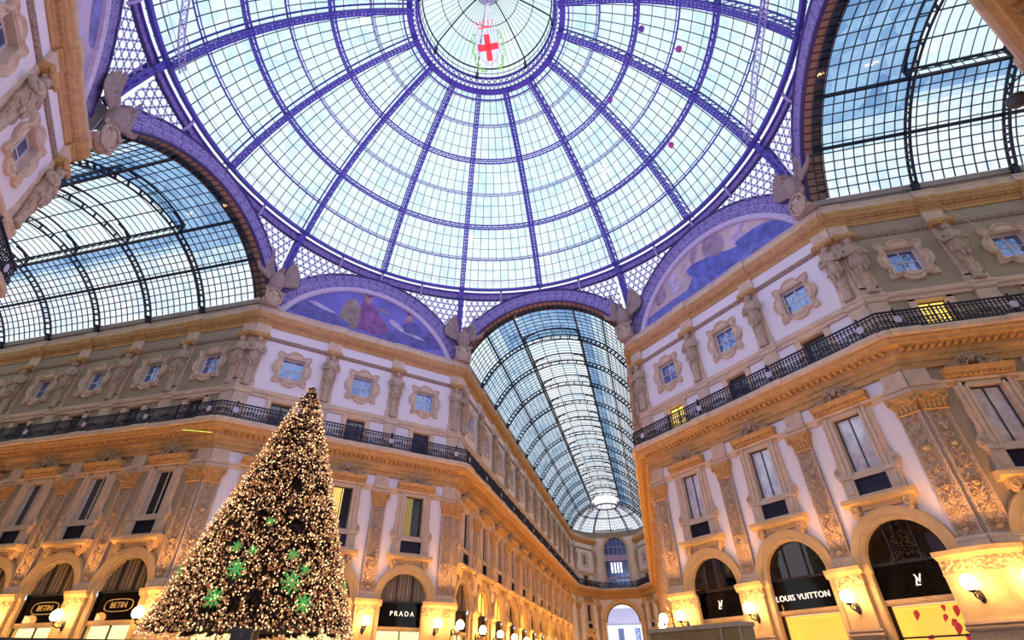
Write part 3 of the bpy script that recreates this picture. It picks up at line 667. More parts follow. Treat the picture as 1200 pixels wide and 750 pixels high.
for k, f in F.items():
    x0, x1 = f.rng; m0, m1 = f.corner[0] * T8, f.corner[1] * T8
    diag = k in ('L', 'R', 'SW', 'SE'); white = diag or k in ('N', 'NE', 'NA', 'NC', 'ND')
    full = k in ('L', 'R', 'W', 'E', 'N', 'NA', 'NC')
    wl = (end_wall(f) if k == 'ND' else wall_mesh(f, full)).build(f.wall, M['white'] if white else M['plaster_dim'], None, f.mtx())
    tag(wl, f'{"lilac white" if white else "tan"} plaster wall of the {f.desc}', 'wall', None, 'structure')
    if k != 'ND':
        mb = MB().prof_x(CORN, x0, x1, m0, m1, False)
        n = int((x1 - x0) / .26)
        for i in range(n): x = x0 + .2 + i * .26; mb.box(x - .07, x + .07, -.3, -.15, 21.4, 21.5)
        for p in f.pil: mb.prof_x([(o + .08, z) for o, z in CORN], p - .5, p + .5)
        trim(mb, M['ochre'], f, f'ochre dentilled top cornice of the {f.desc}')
        mb = MB().prof_x(PARA, x0, x1, m0, m1, False)
        for p in f.pil: mb.prof_x([(o + .09, z + .01) for o, z in PARA], p - .5, p + .5)
        trim(mb, M['stone_pale'], f, f'pale blocking course on top of the {f.desc}')
        mb = MB().prof_x([(0, 20.1), (.06, 20.12), (.12, 20.2), (.12, 20.32), (.06, 20.4), (0, 20.42)], x0, x1, m0, m1, False)
        trim(mb, M['rope'], f, f'rope moulding below the frieze of the {f.desc}')
        mb = MB().prof_x([(0, 15.98), (.1, 16.0), (.12, 16.15), (.2, 16.22), (.22, 16.36), (.1, 16.42), (.08, 16.55), (0, 16.58)], x0, x1, m0, m1, False)
        trim(mb, M['stone_pale'], f, f'string course under the square windows of the {f.desc}')
    mb = MB().prof_x(BALC, x0, x1, m0, m1, False)
    n = int((x1 - x0) / .3)
    for i in range(n): x = x0 + .15 + i * .3; mb.box(x - .07, x + .07, -.66, -.38, 13.16, 13.33)
    n = int((x1 - x0) / .22)
    for i in range(n): x = x0 + .1 + i * .22; mb.box(x - .06, x + .06, -.24, -.14, 12.64, 12.74)
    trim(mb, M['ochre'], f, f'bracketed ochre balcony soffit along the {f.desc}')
    mb = MB().prof_x(SLAB, x0, x1, m0, m1, False)
    for p in f.pil: mb.prof_x([(o + .07 if o > .1 else 0, z + .005) for o, z in SLAB], p - .6, p + .6)
    trim(mb, M['stone_pale'], f, f'pale balcony ledge along the {f.desc}')
    if full:
        mb = MB().prof_x([(0, 11.38), (.1, 11.4), (.12, 11.56), (.18, 11.6), (.2, 11.68), (0, 11.74)], x0, x1, m0, m1, False)
        trim(mb, M['stone_pale'], f, f'entablature moulding above the tall windows of the {f.desc}')
    # railing
    if k in ('WS', 'ES'): continue
    t = thing('balcony_railing', f'dark wrought iron balcony railing along the {f.desc}', 'railing', f.mtx(0, 0))
    o = .86; a, e = x0 - m0 * o, x1 + m1 * o
    mb = MB()
    for z, w_, h_ in ((14.97, .09, .06), (14.82, .03, .03), (14.2, .03, .03), (14.1, .05, .05)): mb.box(a, e, -o - w_ / 2, -o + w_ / 2, z - h_ / 2, z + h_ / 2)
    for p in f.pil + [(f.pil[i] + f.pil[i + 1]) / 2 for i in range(len(f.pil) - 1)]: mb.box(p - .04, p + .04, -o - .04, -o + .04, 14.05, 15.0); mb.ell((p, -o, 15.06), (.06, .06, .08), 8, 5)
    mb.build('handrail', M['iron'], t)
    mb = MB(); n = int((e - a) / .17)
    for i in range(n):
        x = a + .1 + i * (e - a - .2) / (n - 1)
        mb.box(x - .02, x + .02, -o - .02, -o + .02, 14.1, 14.95)
        if k not in ('NE', 'SE'):
            mb.spiral((x + .085, -o, 14.74), .075, .074, 1, .026, 0, 1, 3, 8)
            mb.spiral((x + .085, -o, 14.42), .16, .03, 1.4, .034, i * .8, 1, 3, 9)
            mb.spiral((x + .085, -o, 14.17), .06, .059, 1, .024, 0, 1, 3, 6)
    mb.build('balusters', M['iron'], t)
    if k not in ('NE', 'SE'):
        for p in f.pil:
            for q in (-.0,):
                mb = MB(); R = Matrix.Rotation(pi / 2, 3, 'X'); mb.ell((p, -o - .03, 14.52), (.17, .035, .19), 12, 6)
                mb.build('medallion', M['rim'], t)
WAYS = {'L': ['first', 'middle', 'last'], 'R': ['first', 'middle', 'last'], 'SW': ['first', 'middle', 'last']}
def bayname(f, i):
    if f.k == 'L': return ['bay hidden by the tree top', 'bay beside the tree', 'bay over white lettering'][i]
    if f.k == 'R': return ['bay by the long arcade', 'middle bay', 'bay by the right-hand corner'][i]
    if f.k == 'SW': return ['lowest bay', 'middle bay', 'bay nearest the corner'][i]
    if f.k in ('NA', 'NC'): return 'single bay'
    return f'{ORD[i]} bay from the octagon'
SHORT = {'L': 'tree facade', 'R': 'black-shop facade', 'W': 'oval-sign arcade wall', 'E': "photo's right-edge wall", 'N': 'long receding arcade wall', 'NE': 'foreshortened far arcade wall', 'SW': 'upper left near facade', 'SE': 'upper right near facade', 'NA': 'slanted apse wall, tree side', 'NC': 'slanted apse wall, shop side', 'ND': 'far end wall'}
shopkind = {'L': ['dark', 'dark', 'curtain'], 'R': ['lv', 'lv', 'lv'], 'W': ['brown'] * 8, 'E': ['lit'] * 4, 'N': ['brown', 'lit', 'lit', 'brown', 'lit', 'brown', 'brown', 'lit', 'brown', 'brown', 'lit', 'brown'], 'NA': ['brown'], 'NC': ['brown']}
for k in ('L', 'R', 'W', 'E', 'N', 'SW', 'NA', 'NC'):
    f = F[k]; sh = SHORT[k]
    for i, s in enumerate(f.bays):
        if k == 'W' and i > 5: continue
        if k == 'E' and i > 2: continue
        bn = bayname(f, i)
        u = place('upper', mk_upper, f.mtx(s, Z_U), f'square window in scalloped frame, {bn}, {sh}', 'square windows of the top storey'); u.name = nm('window')
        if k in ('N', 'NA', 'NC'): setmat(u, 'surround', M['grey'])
        if k == 'SW': continue
        z_ = place('mezz', mk_mezz, f.mtx(s, 14.05), f'small window behind balcony railing, {bn}, {sh}', 'small windows behind the balcony'); z_.name = nm('window')
        w_ = place('tall', mk_tall, f.mtx(s, 7.0), f'tall pedimented window, {bn}, {sh}', 'tall windows of the main storey'); w_.name = nm('window')
        if k == 'R': setmat(w_, 'pane', M['pane_pale'])
        if k == 'E': setmat(w_, 'pane', M['pane_pale'])
        if (k, i) in (('L', 1),): setmat(w_, 'pane', half_lit('curtain_lit_window', -.7, .1, 1.0))
        if (k, i) in (('L', 2),): setmat(w_, 'pane', half_lit('curtain_dim_window', -.7, -.02, .28))
        if (k, i) in (('W', 0),): setmat(w_, 'pane', half_lit('edge_lit_window', .5, .7, .9))
        if (k, i) in (('E', 0), ('R', 0)): setmat(z_, 'pane', M['pane_lit'])
        if k == 'W': setmat(w_, 'sash', M['sash'])
        kind = shopkind[k][i]
        desc = {'lv': 'black glazed shop arch over yellow display', 'dark': 'dark mirroring shop arch', 'curtain': 'shop arch with pleated grey curtain', 'brown': 'shop arch with brown curtain', 'lit': 'shop arch with glowing yellow glass'}[kind]
        place('shop_' + kind, mk_shop(kind), f.mtx(s, 0), f'{desc}, {bn}, {sh}', 'arched shopfronts')
for k in ('L', 'R', 'W', 'E', 'N', 'NE', 'SW', 'NA', 'NC'):
    f = F[k]; sh = SHORT[k]
    for i, s in enumerate(f.pil):
        if k == 'W' and i > 6: continue
        if k == 'E' and i > 3: continue
        if k in ('L', 'R', 'SW'): pn = ['at its first corner', 'left of its middle bay', 'right of its middle bay', 'at its last corner'][i]
        elif k in ('NA', 'NC'): pn = ['left of its window', 'right of its window'][i]
        else: pn = 'at the octagon corner' if i == 0 else f'after the {ORD[i - 1]} bay'
        hm = place('herm', mk_herm, f.mtx(s, 14.05), f'herm statue under top cornice, {pn}, {sh}', 'herm statues of the top storey')
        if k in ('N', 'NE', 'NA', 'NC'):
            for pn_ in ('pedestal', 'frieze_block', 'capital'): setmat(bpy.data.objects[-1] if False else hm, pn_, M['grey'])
        if k == 'SW': continue
        place('pil', mk_pil, f.mtx(s, 5.3), f'carved pilaster with leafy capital, {pn}, {sh}', 'carved pilasters')
        inner = (k in ('L', 'R') and i in (1, 2)) or (k in ('W', 'E', 'N', 'NE') and i > 0)
        if inner:
            place('pier', mk_pier, f.mtx(s, 0), f'stone pier between arches, {pn}, {sh}', 'piers between the arches')
            place('lamp', mk_lamp, f.mtx(s, 4.12, .27), f'globe wall lamp on pier, {pn}, {sh}', 'globe wall lamps')
# the five visible octagon corners
def corner_m(az, z, out=0.):
    a = radians(az); p = Vector({22.5: (W, A, 0), -22.5: (-W, A, 0), 67.5: (A, W, 0), -67.5: (-A, W, 0), -112.5: (-A, -W, 0), 112.5: (A, -W, 0)}[az])
    n = Vector((-sin(a), -cos(a), 0)); p = p + n * out; y = -n; x = Vector((y[1], -y[0], 0))
    m = Matrix.Identity(4)
    for i in range(3): m[i][0] = x[i]; m[i][1] = y[i]; m[i][3] = p[i]
    m[2][3] = z; return m
CN = {22.5: 'corner between long arcade and black-shop facade', -22.5: 'corner between tree facade and long arcade', 67.5: "corner at the photo's right side", -67.5: 'corner behind the tree', -112.5: 'corner of the near facade'}
for az, cn in CN.items():
    place('eagle', mk_eagle, corner_m(az, 22.42, .55) @ Matrix.Scale(1.1, 4), f'stone eagle with spread wings over a shield, {cn}', 'eagles at the dome corners')
    sd = -1 if az in (67.5, -22.5, -112.5) else 1      # the diagonal facade's side
    fp = [(sd * .8, .8 * T8), (0, 0), (-sd * .1, .1 * T8), (-sd * .1, .9), (sd * .8, .9)]
    cb = MB().loft([[(x, y, z) for x, y in fp] for z in (0, 2.9)]).build(nm('trim'), M['attic'], None, corner_m(az, 22.3, .02))
    tag(cb, f'stone block behind the eagle, {cn}', 'trim', None, 'structure')
    if az != -112.5:
        f, sg, s0 = {22.5: (F['R'], -1, 0), -22.5: (F['L'], 1, LD), 67.5: (F['R'], 1, LD), -67.5: (F['L'], -1, 0)}[az]
        place(f'cpier{sg}', mk_corner_pier(sg), f.mtx(s0, 0), f'rounded honey stone corner pier, {cn}', 'rounded corner piers')
        place('lamp', mk_lamp, f.mtx(s0 - sg * .95, 4.12, .29), f'wall lamp on rounded pier, diagonal face, {cn}', 'globe wall lamps')
        place('lamp', mk_lamp, f.mtx(s0 + sg * .30, 4.12, .02) @ Matrix.Rotation(sg * pi / 4, 4, 'Z'), f'wall lamp on rounded pier, arcade face, {cn}', 'globe wall lamps')

# ------------------------------------------------------------------ arm arches, attics, lunettes
FACE = {'N': (0, 18.3, 0), 'E': (90, 0, 0), 'W': (-90, 0, 0)}
def face_m(az, z=0., out=0.):
    "local x right as seen from the court, y away from it, on the octagon face at azimuth az"
    a = radians(az); y = Vector((sin(a), cos(a), 0)); x = Vector((y[1], -y[0], 0)); p = y * (A - out)
    m = Matrix.Identity(4)
    for i in range(3): m[i][0] = x[i]; m[i][1] = y[i]; m[i][3] = p[i]
    m[2][3] = z; return m
ZC = 19.95
for az, nm_ in ((0, 'long arcade'), (90, 'right-hand arcade'), (-90, 'left-hand arcade')):
    t = thing('vault_arch', f'violet scroll-painted arch band over the opening of the {nm_}', 'arch', face_m(az), 'arch bands round the dome')
    MB().arc_xz([(7.6, -.22), (8.68, -.22)], ZC, -1.15, 1.15, 48, clampx=W + .02).build('band', M['scroll'], t)
    MB().arc_xz([(8.68, -.22), (8.74, -.3), (8.82, -.3), (8.82, .0)], ZC, -1.0, 1.0, 48, clampx=W + .15).arc_xz([(7.62, -.2), (7.6, -.3), (7.52, -.3), (7.5, -.1)], ZC, -1.1, 1.1, 48, clampx=W + .02).build('edge_moulding', M['viron_d'], t)
    mb = MB(); mb.arc_xz([(7.54, -.12), (7.54, .75), (7.44, .78)], ZC, -1.1, 1.1, 48, clampx=W - .02)
    for s_ in (-1, 1): mb.add([(s_ * (W - .02), -.12, 22.4), (s_ * (W - .02), .78, 22.4), (s_ * (W - .02), .78, 23.3), (s_ * (W - .02), -.12, 23.3)], [(0, 1, 2, 3)], [((0, 0), (.8, 0), (.8, 1.5), (0, 1.5))])
    mb.build('intrados', M['brick'], t)
ZL = 19.6
def lunette(az, name, bgc, pieces):
    t = thing('lunette_mural', name, 'mural', face_m(az), 'painted lunettes round the dome')
    n = 32; r = 7.16; tm = acos((22.45 - ZL) / r)
    pts = [(r * sin(-tm + 2 * tm * k / n), .06, ZL + r * cos(-tm + 2 * tm * k / n)) for k in range(n + 1)]
    g = NT('mural_ground_' + str(az)); nz = g.noise(.5, 5); g.pbr(g.ramp(nz, (.35, mul(bgc, .8)), (.65, mul(bgc, 1.15))), .6)
    MB().poly(pts).build('ground', g.m, t)
    for i, (nm2, c, kind, data) in enumerate(pieces):
        g = NT(f'mural_{nm2}'); nz = g.noise(1.6, 5); g.pbr(g.ramp(nz, (.35, mul(c, .65)), (.65, mul(c, 1.25))), .6)
        for q_, shp in enumerate(data):
            mb = MB(); y = .045 - .006 * i - .001 * q_
            if shp[0] == 'e':
                _, cx, cz, rx, rz, rot = shp; cx, cz, rx, rz = cx * 1.1, 22.9 + (cz - 22.4) * 1.05, rx * 1.15, rz * 1.15; R = Matrix.Rotation(-rot, 2); q = []
                for j in range(24):
                    w_ = 1 + .10 * sin(3 * 2 * pi * j / 24 + cx); v = R @ Vector((rx * w_ * cos(2 * pi * j / 24), rz * w_ * sin(2 * pi * j / 24))); q.append((cx + v[0], y, cz + v[1]))
                mb.poly(q)
            else: mb.poly([(x * 1.1, y, 22.6 + (z - 22.5) * 1.12) for x, z in shp[1]])
            mb.build(nm2, g.m, t)
    MB().arc_xz([(7.12, .1), (7.12, -.12), (7.2, -.2), (7.34, -.2), (7.38, -.12), (7.48, -.16), (7.52, 0)], ZL, -tm - .04, tm + .04, 48).build('rim', M['rim'], t)
    MB().arc_xz([(7.5, -.1), (8.62, -.1)], ZL, -1.2, 1.2, 48, clampx=7.66).build('band', M['scroll'], t)
    MB().arc_xz([(8.6, -.1), (8.66, -.18), (8.74, -.18), (8.74, .0)], ZL, -1.2, 1.2, 48, clampx=7.72).build('edge_moulding', M['viron_d'], t)
    return t
purp = [('purple_robe', (.26, .10, .30), 'p', [('p', [(-1.3, 23.2), (1.3, 22.8), (1.1, 23.9), (.5, 24.6), (-.2, 25.4), (-.9, 25.6), (-1.2, 24.6)])]),
        ('ochre_drape', (.32, .24, .22), 'p', [('p', [(-2.6, 23.0), (-1.1, 23.0), (-1.0, 24.8), (-1.5, 25.5), (-2.0, 25.2), (-2.3, 24.2)])]),
        ('flesh', (.42, .24, .28), 'e', [('e', -.65, 25.7, .32, .42, 0), ('e', .55, 24.95, .5, .1, .2), ('e', 2.6, 24.6, .34, .5, .2), ('e', 2.6, 25.25, .2, .24, 0)]),
        ('hair', (.14, .08, .14), 'e', [('e', -.6, 26.05, .3, .26, 0), ('e', 2.55, 25.4, .2, .14, 0)]),
        ('blue_ground', (.13, .12, .38), 'e', [('e', 3.3, 23.3, 2.6, .7, -.2), ('e', -3.8, 23.1, 2.0, .5, .1), ('e', 3.0, 24.0, .9, .6, .3)]),
        ('white_cloth', (.5, .42, .66), 'e', [('e', 1.7, 24.0, .7, .22, .5), ('e', -3.6, 23.7, .9, .15, .2), ('e', 3.2, 23.5, .8, .12, .1)])]
lunette(-45, 'blue violet painted lunette with a seated robed figure above tree facade', (.18, .17, .56), purp)
blue = [('blue_hills', (.16, .18, .55), 'p', [('p', [(-6.2, 22.5), (6.3, 22.5), (5.8, 23.6), (4.0, 24.1), (2.2, 23.9), (.6, 25.0), (-.8, 24.6), (-1.7, 23.6), (-3.0, 23.6), (-4.3, 23.6), (-5.4, 23.5)])]),
        ('brown_figure', (.36, .26, .36), 'e', [('e', .8, 25.0, .75, 1.0, 0), ('e', 1.0, 25.9, .5, .45, 0), ('e', -3.9, 24.4, .45, .8, .2), ('e', -4.1, 25.2, .26, .3, 0), ('e', -.6, 25.5, .25, .6, .5)]),
        ('pale_cloth', (.52, .42, .6), 'e', [('e', -2.6, 24.3, .5, .7, -.2), ('e', -2.5, 25.0, .24, .28, 0), ('e', 2.6, 24.3, .7, .35, .4), ('e', 3.0, 25.2, .22, 1.0, .7)]),
        ('dark_robe', (.12, .14, .5), 'e', [('e', -.2, 24.1, 1.2, .6, .3), ('e', 3.8, 23.6, 1.4, .5, .3), ('e', 1.2, 23.5, 1.6, .6, .1)])]
lunette(45, 'pale pink painted lunette with blue robed figures above black-shop facade', (.58, .44, .46), blue)
lunette(-135, 'lilac painted lunette above the near facade at upper left', (.50, .40, .56), [('blue_robe', (.2, .2, .5), 'e', [('e', 3.0, 25.0, 1.0, .6, .3), ('e', -1, 24, 1.5, 1.0, 0)])])

# pierced spandrels between arches, drum frieze
def spandrel(az, r_out, zc, half):
    mb = MB(); NU, NV = 10, 8; ztop = 28.55
    vs = []; fs = []; uv = []
    a = radians(az); yv = Vector((sin(a), cos(a), 0)); xv = Vector((yv[1], -yv[0], 0))
    for sg in (-1, 1):
        grid = []
        for i in range(NU + 1):
            x = half * i / NU; row = []
            zb = zc + sqrt(max(0, r_out ** 2 - x * x)) - .05 if x < r_out else 22.6
            zb = max(22.6, min(zb, ztop - .02))
            for j in range(NV + 1):
                z = zb + (ztop - zb) * j / NV; p = xv * (sg * x) + yv * (A + .03)
                t = max(0, min(1, (z - 23.3) / 5.2)) ** 1.6; k = 1 + t * (17.88 / p.length - 1)
                row.append((p * k + Vector((0, 0, z)), (sg * x + 20, z)))
            grid.append(row)
        for i in range(NU):
            for j in range(NV):
                q = [grid[i][j], grid[i + 1][j], grid[i + 1][j + 1], grid[i][j + 1]]
                b_ = len(vs); vs += [c[0] for c in q]; fs.append((b_, b_ + 1, b_ + 2, b_ + 3)); uv.append([c[1] for c in q])
    return mb.add(vs, fs, uv)
sp = thing('pierced_drum', 'violet pierced iron spandrels and scroll frieze carrying the glass dome', 'drum', Matrix.Identity(4))
for az in range(-180, 180, 45):
    d = az % 90 != 0
    spandrel(az, 8.65 if d else 8.75, ZL if d else ZC, LD / 2 if d else W).build('spandrel', M['lattice'], sp)
mb = MB(); prof = [(17.9, 28.7), (17.9, 29.3)]; n = 96
for i in range(n):
    a, b_ = 2 * pi * i / n, 2 * pi * (i + 1) / n
    u0, u1 = 17.9 * a, 17.9 * b_
    mb.add([(17.9 * cos(a), 17.9 * sin(a), 28.42), (17.9 * cos(b_), 17.9 * sin(b_), 28.42), (17.9 * cos(b_), 17.9 * sin(b_), 29.12), (17.9 * cos(a), 17.9 * sin(a), 29.12)], [(0, 1, 2, 3)], [((u0, 0), (u1, 0), (u1, .7), (u0, .7))])
mb.build('frieze', M['scroll_s'], sp)
mb = MB()
for z, r, w_, h_ in ((28.4, 17.84, .16, .1), (29.16, 17.96, .14, .08)):
    mb.sweep([(r * cos(2 * pi * i / n), r * sin(2 * pi * i / n), z) for i in range(n)], [(0, 0, 1)] * n, w_, h_, True)
mb.build('frieze_moulding', M['viron_d'], sp)
for az in [22.5 + 45 * i for i in range(8)]:
    a = radians(az); d = Vector((sin(a), cos(a), 0)); mb = MB()
    for k in (0, 1):
        pts = [d * (17.5 + .5 * k) + Vector((0, 0, 29.15 + .25 * k)), d * (18.0 + .45 * k) + Vector((0, 0, 28.0)), d * (18.5 + .25 * k) + Vector((0, 0, 26.4)), d * (18.75 + .1 * k) + Vector((0, 0, 25.0))]
        mb.sweep(pts, [-d - Vector((0, 0, .3))] * 4, .42, .1)
    for i in range(6):
        t0, t1 = i / 6, (i + 1) / 6
        f0 = lambda t: d * (17.5 + 1.25 * t) + Vector((0, 0, 29.15 - 4.1 * t)); f1 = lambda t: d * (18.0 + .85 * t) + Vector((0, 0, 29.4 - 4.3 * t))
        mb.beam(f0(t0), f1(t1), .08, .08); mb.beam(f0(t1), f1(t0), .08, .08)
    mb.build('corner_bracket', M['viron'], sp)
for i in range(32):
    az = i * 11.25
    if abs(((az - 22.5) % 45)) < 1: continue
    a = radians(az); d = Vector((sin(a), cos(a), 0))
    MB().tube([d * 17.58 + Vector((0, 0, 29.3)), d * 17.56 + Vector((0, 0, 28.9)), d * 17.66 + Vector((0, 0, 28.5)), d * 17.88 + Vector((0, 0, 28.1))], .09, 6).build('console', M['viron_p'], sp, smooth=True)

# ------------------------------------------------------------------ the dome
ZD, RD = 21.98, 19.14
AL0, AL1 = radians(22.5), radians(73.9)
def dome(al, az, dr=0.): return Vector(((RD + dr) * cos(al) * sin(az), (RD + dr) * cos(al) * cos(az), ZD + (RD + dr) * sin(al)))
def dn(al, az): return Vector((cos(al) * sin(az), cos(al) * cos(az), sin(al)))
dm = thing('glass_dome', 'great glass dome with violet iron ribs over the octagon', 'dome', Matrix.Identity(4), None)
rings = [AL0 + (AL1 - AL0) * i / 6 for i in range(7)]
for i in range(16):
    az = radians(22.5 * i); mb = MB(); n = 30
    als = [AL0 + (AL1 - AL0) * k / n for k in range(n + 1)]
    mb.sweep([dome(a, az, -.6) for a in als], [dn(a, az) for a in als], .10, .09)
    tv = Vector((cos(az), -sin(az), 0))
    for s_ in (-1, 1):
        mb.sweep([dome(a, az, -.6) + tv * (s_ * .16) for a in als], [dn(a, az) for a in als], .09, .08)
        mb.sweep([dome(a, az, .2) + tv * (s_ * .16) for a in als], [dn(a, az) for a in als], .09, .08)
    for k in range(n):
        for s_ in (-1, 1):
            p0, p1 = dome(als[k], az, -.6) + tv * (s_ * .16), dome(als[k + 1], az, .2) + tv * (s_ * .16)
            q0, q1 = dome(als[k], az, .2) + tv * (s_ * .16), dome(als[k + 1], az, -.6) + tv * (s_ * .16)
            if s_ == 1: mb.beam(p0, p1, .05, .05, tv); mb.beam(q0, q1, .05, .05, tv)
        mb.beam(dome(als[k], az, -.6) - tv * .16, dome(als[k + 1], az, -.6) + tv * .16, .06, .05, dn(als[k], az))
        mb.beam(dome(als[k], az, -.6) + tv * .16, dome(als[k + 1], az, -.6) - tv * .16, .06, .05, dn(als[k], az))
    mb.build('rib', M['viron'], dm)
def circ(al, dr, n=96): return [dome(al, 2 * pi * i / n, dr) for i in range(n)], [dn(al, 2 * pi * i / n) for i in range(n)]
for j, al in enumerate(rings[1:-1], 1):
    mb = MB()
    if j % 2 == 0:
        for dz in (-.009, .009): mb.sweep(*circ(al + dz, -.36), .12, .1, True)
        mb.sweep(*circ(al, -.2), .07, .3, True)
        P, N = circ(al - .008, -.32, 192); Q, _ = circ(al + .008, -.32, 192)
        for i in range(0, 192, 1): mb.beam(P[i], Q[(i + 1) % 192], .04, .06, N[i])
        mb.build('main_ring', M['viron'], dm)
    else:
        for dz, dr in ((-.006, -.1), (.006, -.1), (0, .02)): mb.sweep(*circ(al + dz, dr), .055, .06, True)
        mb.build('thin_ring', M['viron'], dm)
mb = MB(); mb.sweep(*circ(AL0 + .002, -.25), .2, .32, True); mb.sweep(*circ(AL0 - .012, .1), .1, .2, True); mb.build('base_ring', M['viron'], dm)
mb = MB()
for off in (.03, .045): mb.sweep(*circ(AL0 + off, -.5), .02, .02, True)
mb.build('wire_ring', M['viron_p'], dm)
NP = [10, 9, 8, 7, 6, 5]
mb = MB()
for j in range(6):
    for i in range(16):
        for q in range(1, NP[j]):
            az = radians(22.5 * (i + q / NP[j])); aa = [rings[j] + (rings[j + 1] - rings[j]) * k / 4 for k in range(5)]
            mb.sweep([dome(a, az, .02) for a in aa], [dn(a, az) for a in aa], .04, .05)
    for q in (1, 2): mb.sweep(*circ(rings[j] + (rings[j + 1] - rings[j]) * q / 3, .03), .035, .035, True)
mb.build('glazing_bars', M['bar'], dm)
mb = MB(); nA, nL = 96, 30; vs = [dome(AL0 + (AL1 - AL0) * j / nL, 2 * pi * i / nA, .06) for j in range(nL + 1) for i in range(nA)]
mb.add(vs, [(j * nA + i, j * nA + (i + 1) % nA, (j + 1) * nA + (i + 1) % nA, (j + 1) * nA + i) for j in range(nL) for i in range(nA)])
mb.build('glazing', M['glass'], dm, smooth=True)
for al, az, c, lab in ((46.2, 77.2, (.6, .05, .35), 'magenta balloon caught under the dome glass, eastmost'), (56.1, 50.2, (.35, .08, .5), 'purple balloon caught under the dome, nearest the oculus'), (37.9, 53.3, (.6, .05, .35), 'magenta balloon caught under the dome, lowest'), (55.2, 79.8, (.2, .08, .4), 'dark violet balloon under the dome, beside a main rib')):
    b_ = thing('balloon', lab, 'balloon', Matrix.Translation(dome(radians(al), radians(az), -.45)), 'balloons stuck under the dome')
    g = plain('balloon_' + lab.split()[-1], c, .25)
    MB().lathe([(0, .26), (.15, .22), (.22, .08), (.2, -.06), (.1, -.22), (.03, -.3), (.05, -.34)], 12).build('skin', g, b_, smooth=True); MB().tube([(0, 0, -.32), (.03, 0, -.7), (-.02, .02, -1.1)], .012, 4).build('string', M['rim'], b_)
for lab, pts in (('curved lattice maintenance ladder hanging along the dome base, east side', [(28.6, 100), (28.9, 93), (28.8, 87), (27.8, 80), (25.6, 73.3), (22.9, 66.5)]), ('curved lattice maintenance ladder hanging along the dome base, west side', [(30, -130), (27.9, -122), (25.2, -115.6), (23.2, -110)])):
    mb = MB(); P_ = []
    for i in range(len(pts) - 1):
        for k in range(6): t_ = k / 6; P_.append((radians(pts[i][0] + (pts[i + 1][0] - pts[i][0]) * t_), radians(pts[i][1] + (pts[i + 1][1] - pts[i][1]) * t_)))
    for d_ in (-.012, .012): mb.sweep([dome(a + d_, z, -.75) for a, z in P_], [dn(a, z) for a, z in P_], .05, .06)
    for i in range(len(P_) - 1): mb.beam(dome(P_[i][0] - .012, P_[i][1], -.75), dome(P_[i + 1][0] + .012, P_[i + 1][1], -.75), .035, .035); mb.beam(dome(P_[i][0] + .012, P_[i][1], -.75), dome(P_[i + 1][0] - .012, P_[i + 1][1], -.75), .035, .035)
    tag(mb.build('maintenance_ladder', M['viron_p']), lab, 'ladder', 'dome ladders')
# oculus drum and lantern
R0, Z0 = 5.4, 40.38
def cr(r, z, n=64): return [(r * cos(2 * pi * i / n), r * sin(2 * pi * i / n), z) for i in range(n)]
mb = MB(); n = 64
mb.sweep(cr(5.5, 40.28), [(0, 0, 1)] * n, .4, .22, True); mb.sweep(cr(5.05, 40.58), [(0, 0, 1)] * n, .14, .18, True); mb.sweep(cr(5.0, 41.48), [(0, 0, 1)] * n, .14, .16, True); mb.sweep(cr(5.9, 39.78), [(0, 0, 1)] * n, .1, .1, True)
P, Q = cr(5.03, 40.63, 64), cr(5.03, 41.43, 64)
for i in range(64): mb.beam(P[i], Q[(i + 1) % 64], .05, .05); mb.beam(Q[i], P[(i + 1) % 64], .05, .05)
P, Q = cr(5.45, 40.20, 96), cr(5.08, 40.58, 96)
for i in range(96): mb.beam(P[i], Q[(i + 1) % 96], .05, .05); mb.beam(Q[i], P[(i + 1) % 96], .05, .05)
mb.build('oculus_ring', M['viron'], dm)
mb = MB(); n = 64
mb.sweep(cr(4.85, 42.68), [(0, 0, 1)] * n, .09, .09, True); mb.sweep(cr(4.95, 42.08), [(0, 0, 1)] * n, .04, .04, True)
def lan(t): return (4.85 - 3.95 * t, 42.68 + 2.6 * sin(t * pi / 2 * .9))
for i in range(8):
    a = radians(22.5 + 44.58 * i); d = Vector((sin(a), cos(a), 0)); pts = [d * 4.95 + Vector((0, 0, 41.48))] + [d * lan(k / 8)[0] + Vector((0, 0, lan(k / 8)[1])) for k in range(9)]
    mb.sweep(pts, [d + Vector((0, 0, .2))] * 10, .09, .1); mb.beam(d * 4.95 + Vector((0, 0, 41.28)), d * 4.95 + Vector((0, 0, 42.08)), .2, .2)
for t in (.33, .62, .97): r, z = lan(t); mb.sweep(cr(r, z), [(0, 0, 1)] * n, .05, .05, True)
for i in range(64):
    if i % 8 == 4: continue
    a = 2 * pi * i / 64; d = Vector((cos(a), sin(a), 0)); pts = [d * 4.95 + Vector((0, 0, 41.48))] + [d * lan(k / 6)[0] + Vector((0, 0, lan(k / 6)[1])) for k in range(7)]
    mb.sweep(pts, [d + Vector((0, 0, .2))] * 8, .025, .025)
lf = mb.build('lantern_frame', M['biron'], dm)
prof = [(4.98, 41.48), (4.9, 42.68)] + [lan(k / 8) for k in range(1, 9)] + [(0, 45.33)]
MB().lathe(prof, 64).build('lantern_glazing', M['glass_l'], dm, smooth=True)
mb = MB(); mb.lathe([(.0, 43.18), (.12, 43.28), (.2, 43.78), (.7, 44.78), (.95, 45.23)], 16); mb.build('lantern_hub', M['viron_p'], lf, smooth=True)

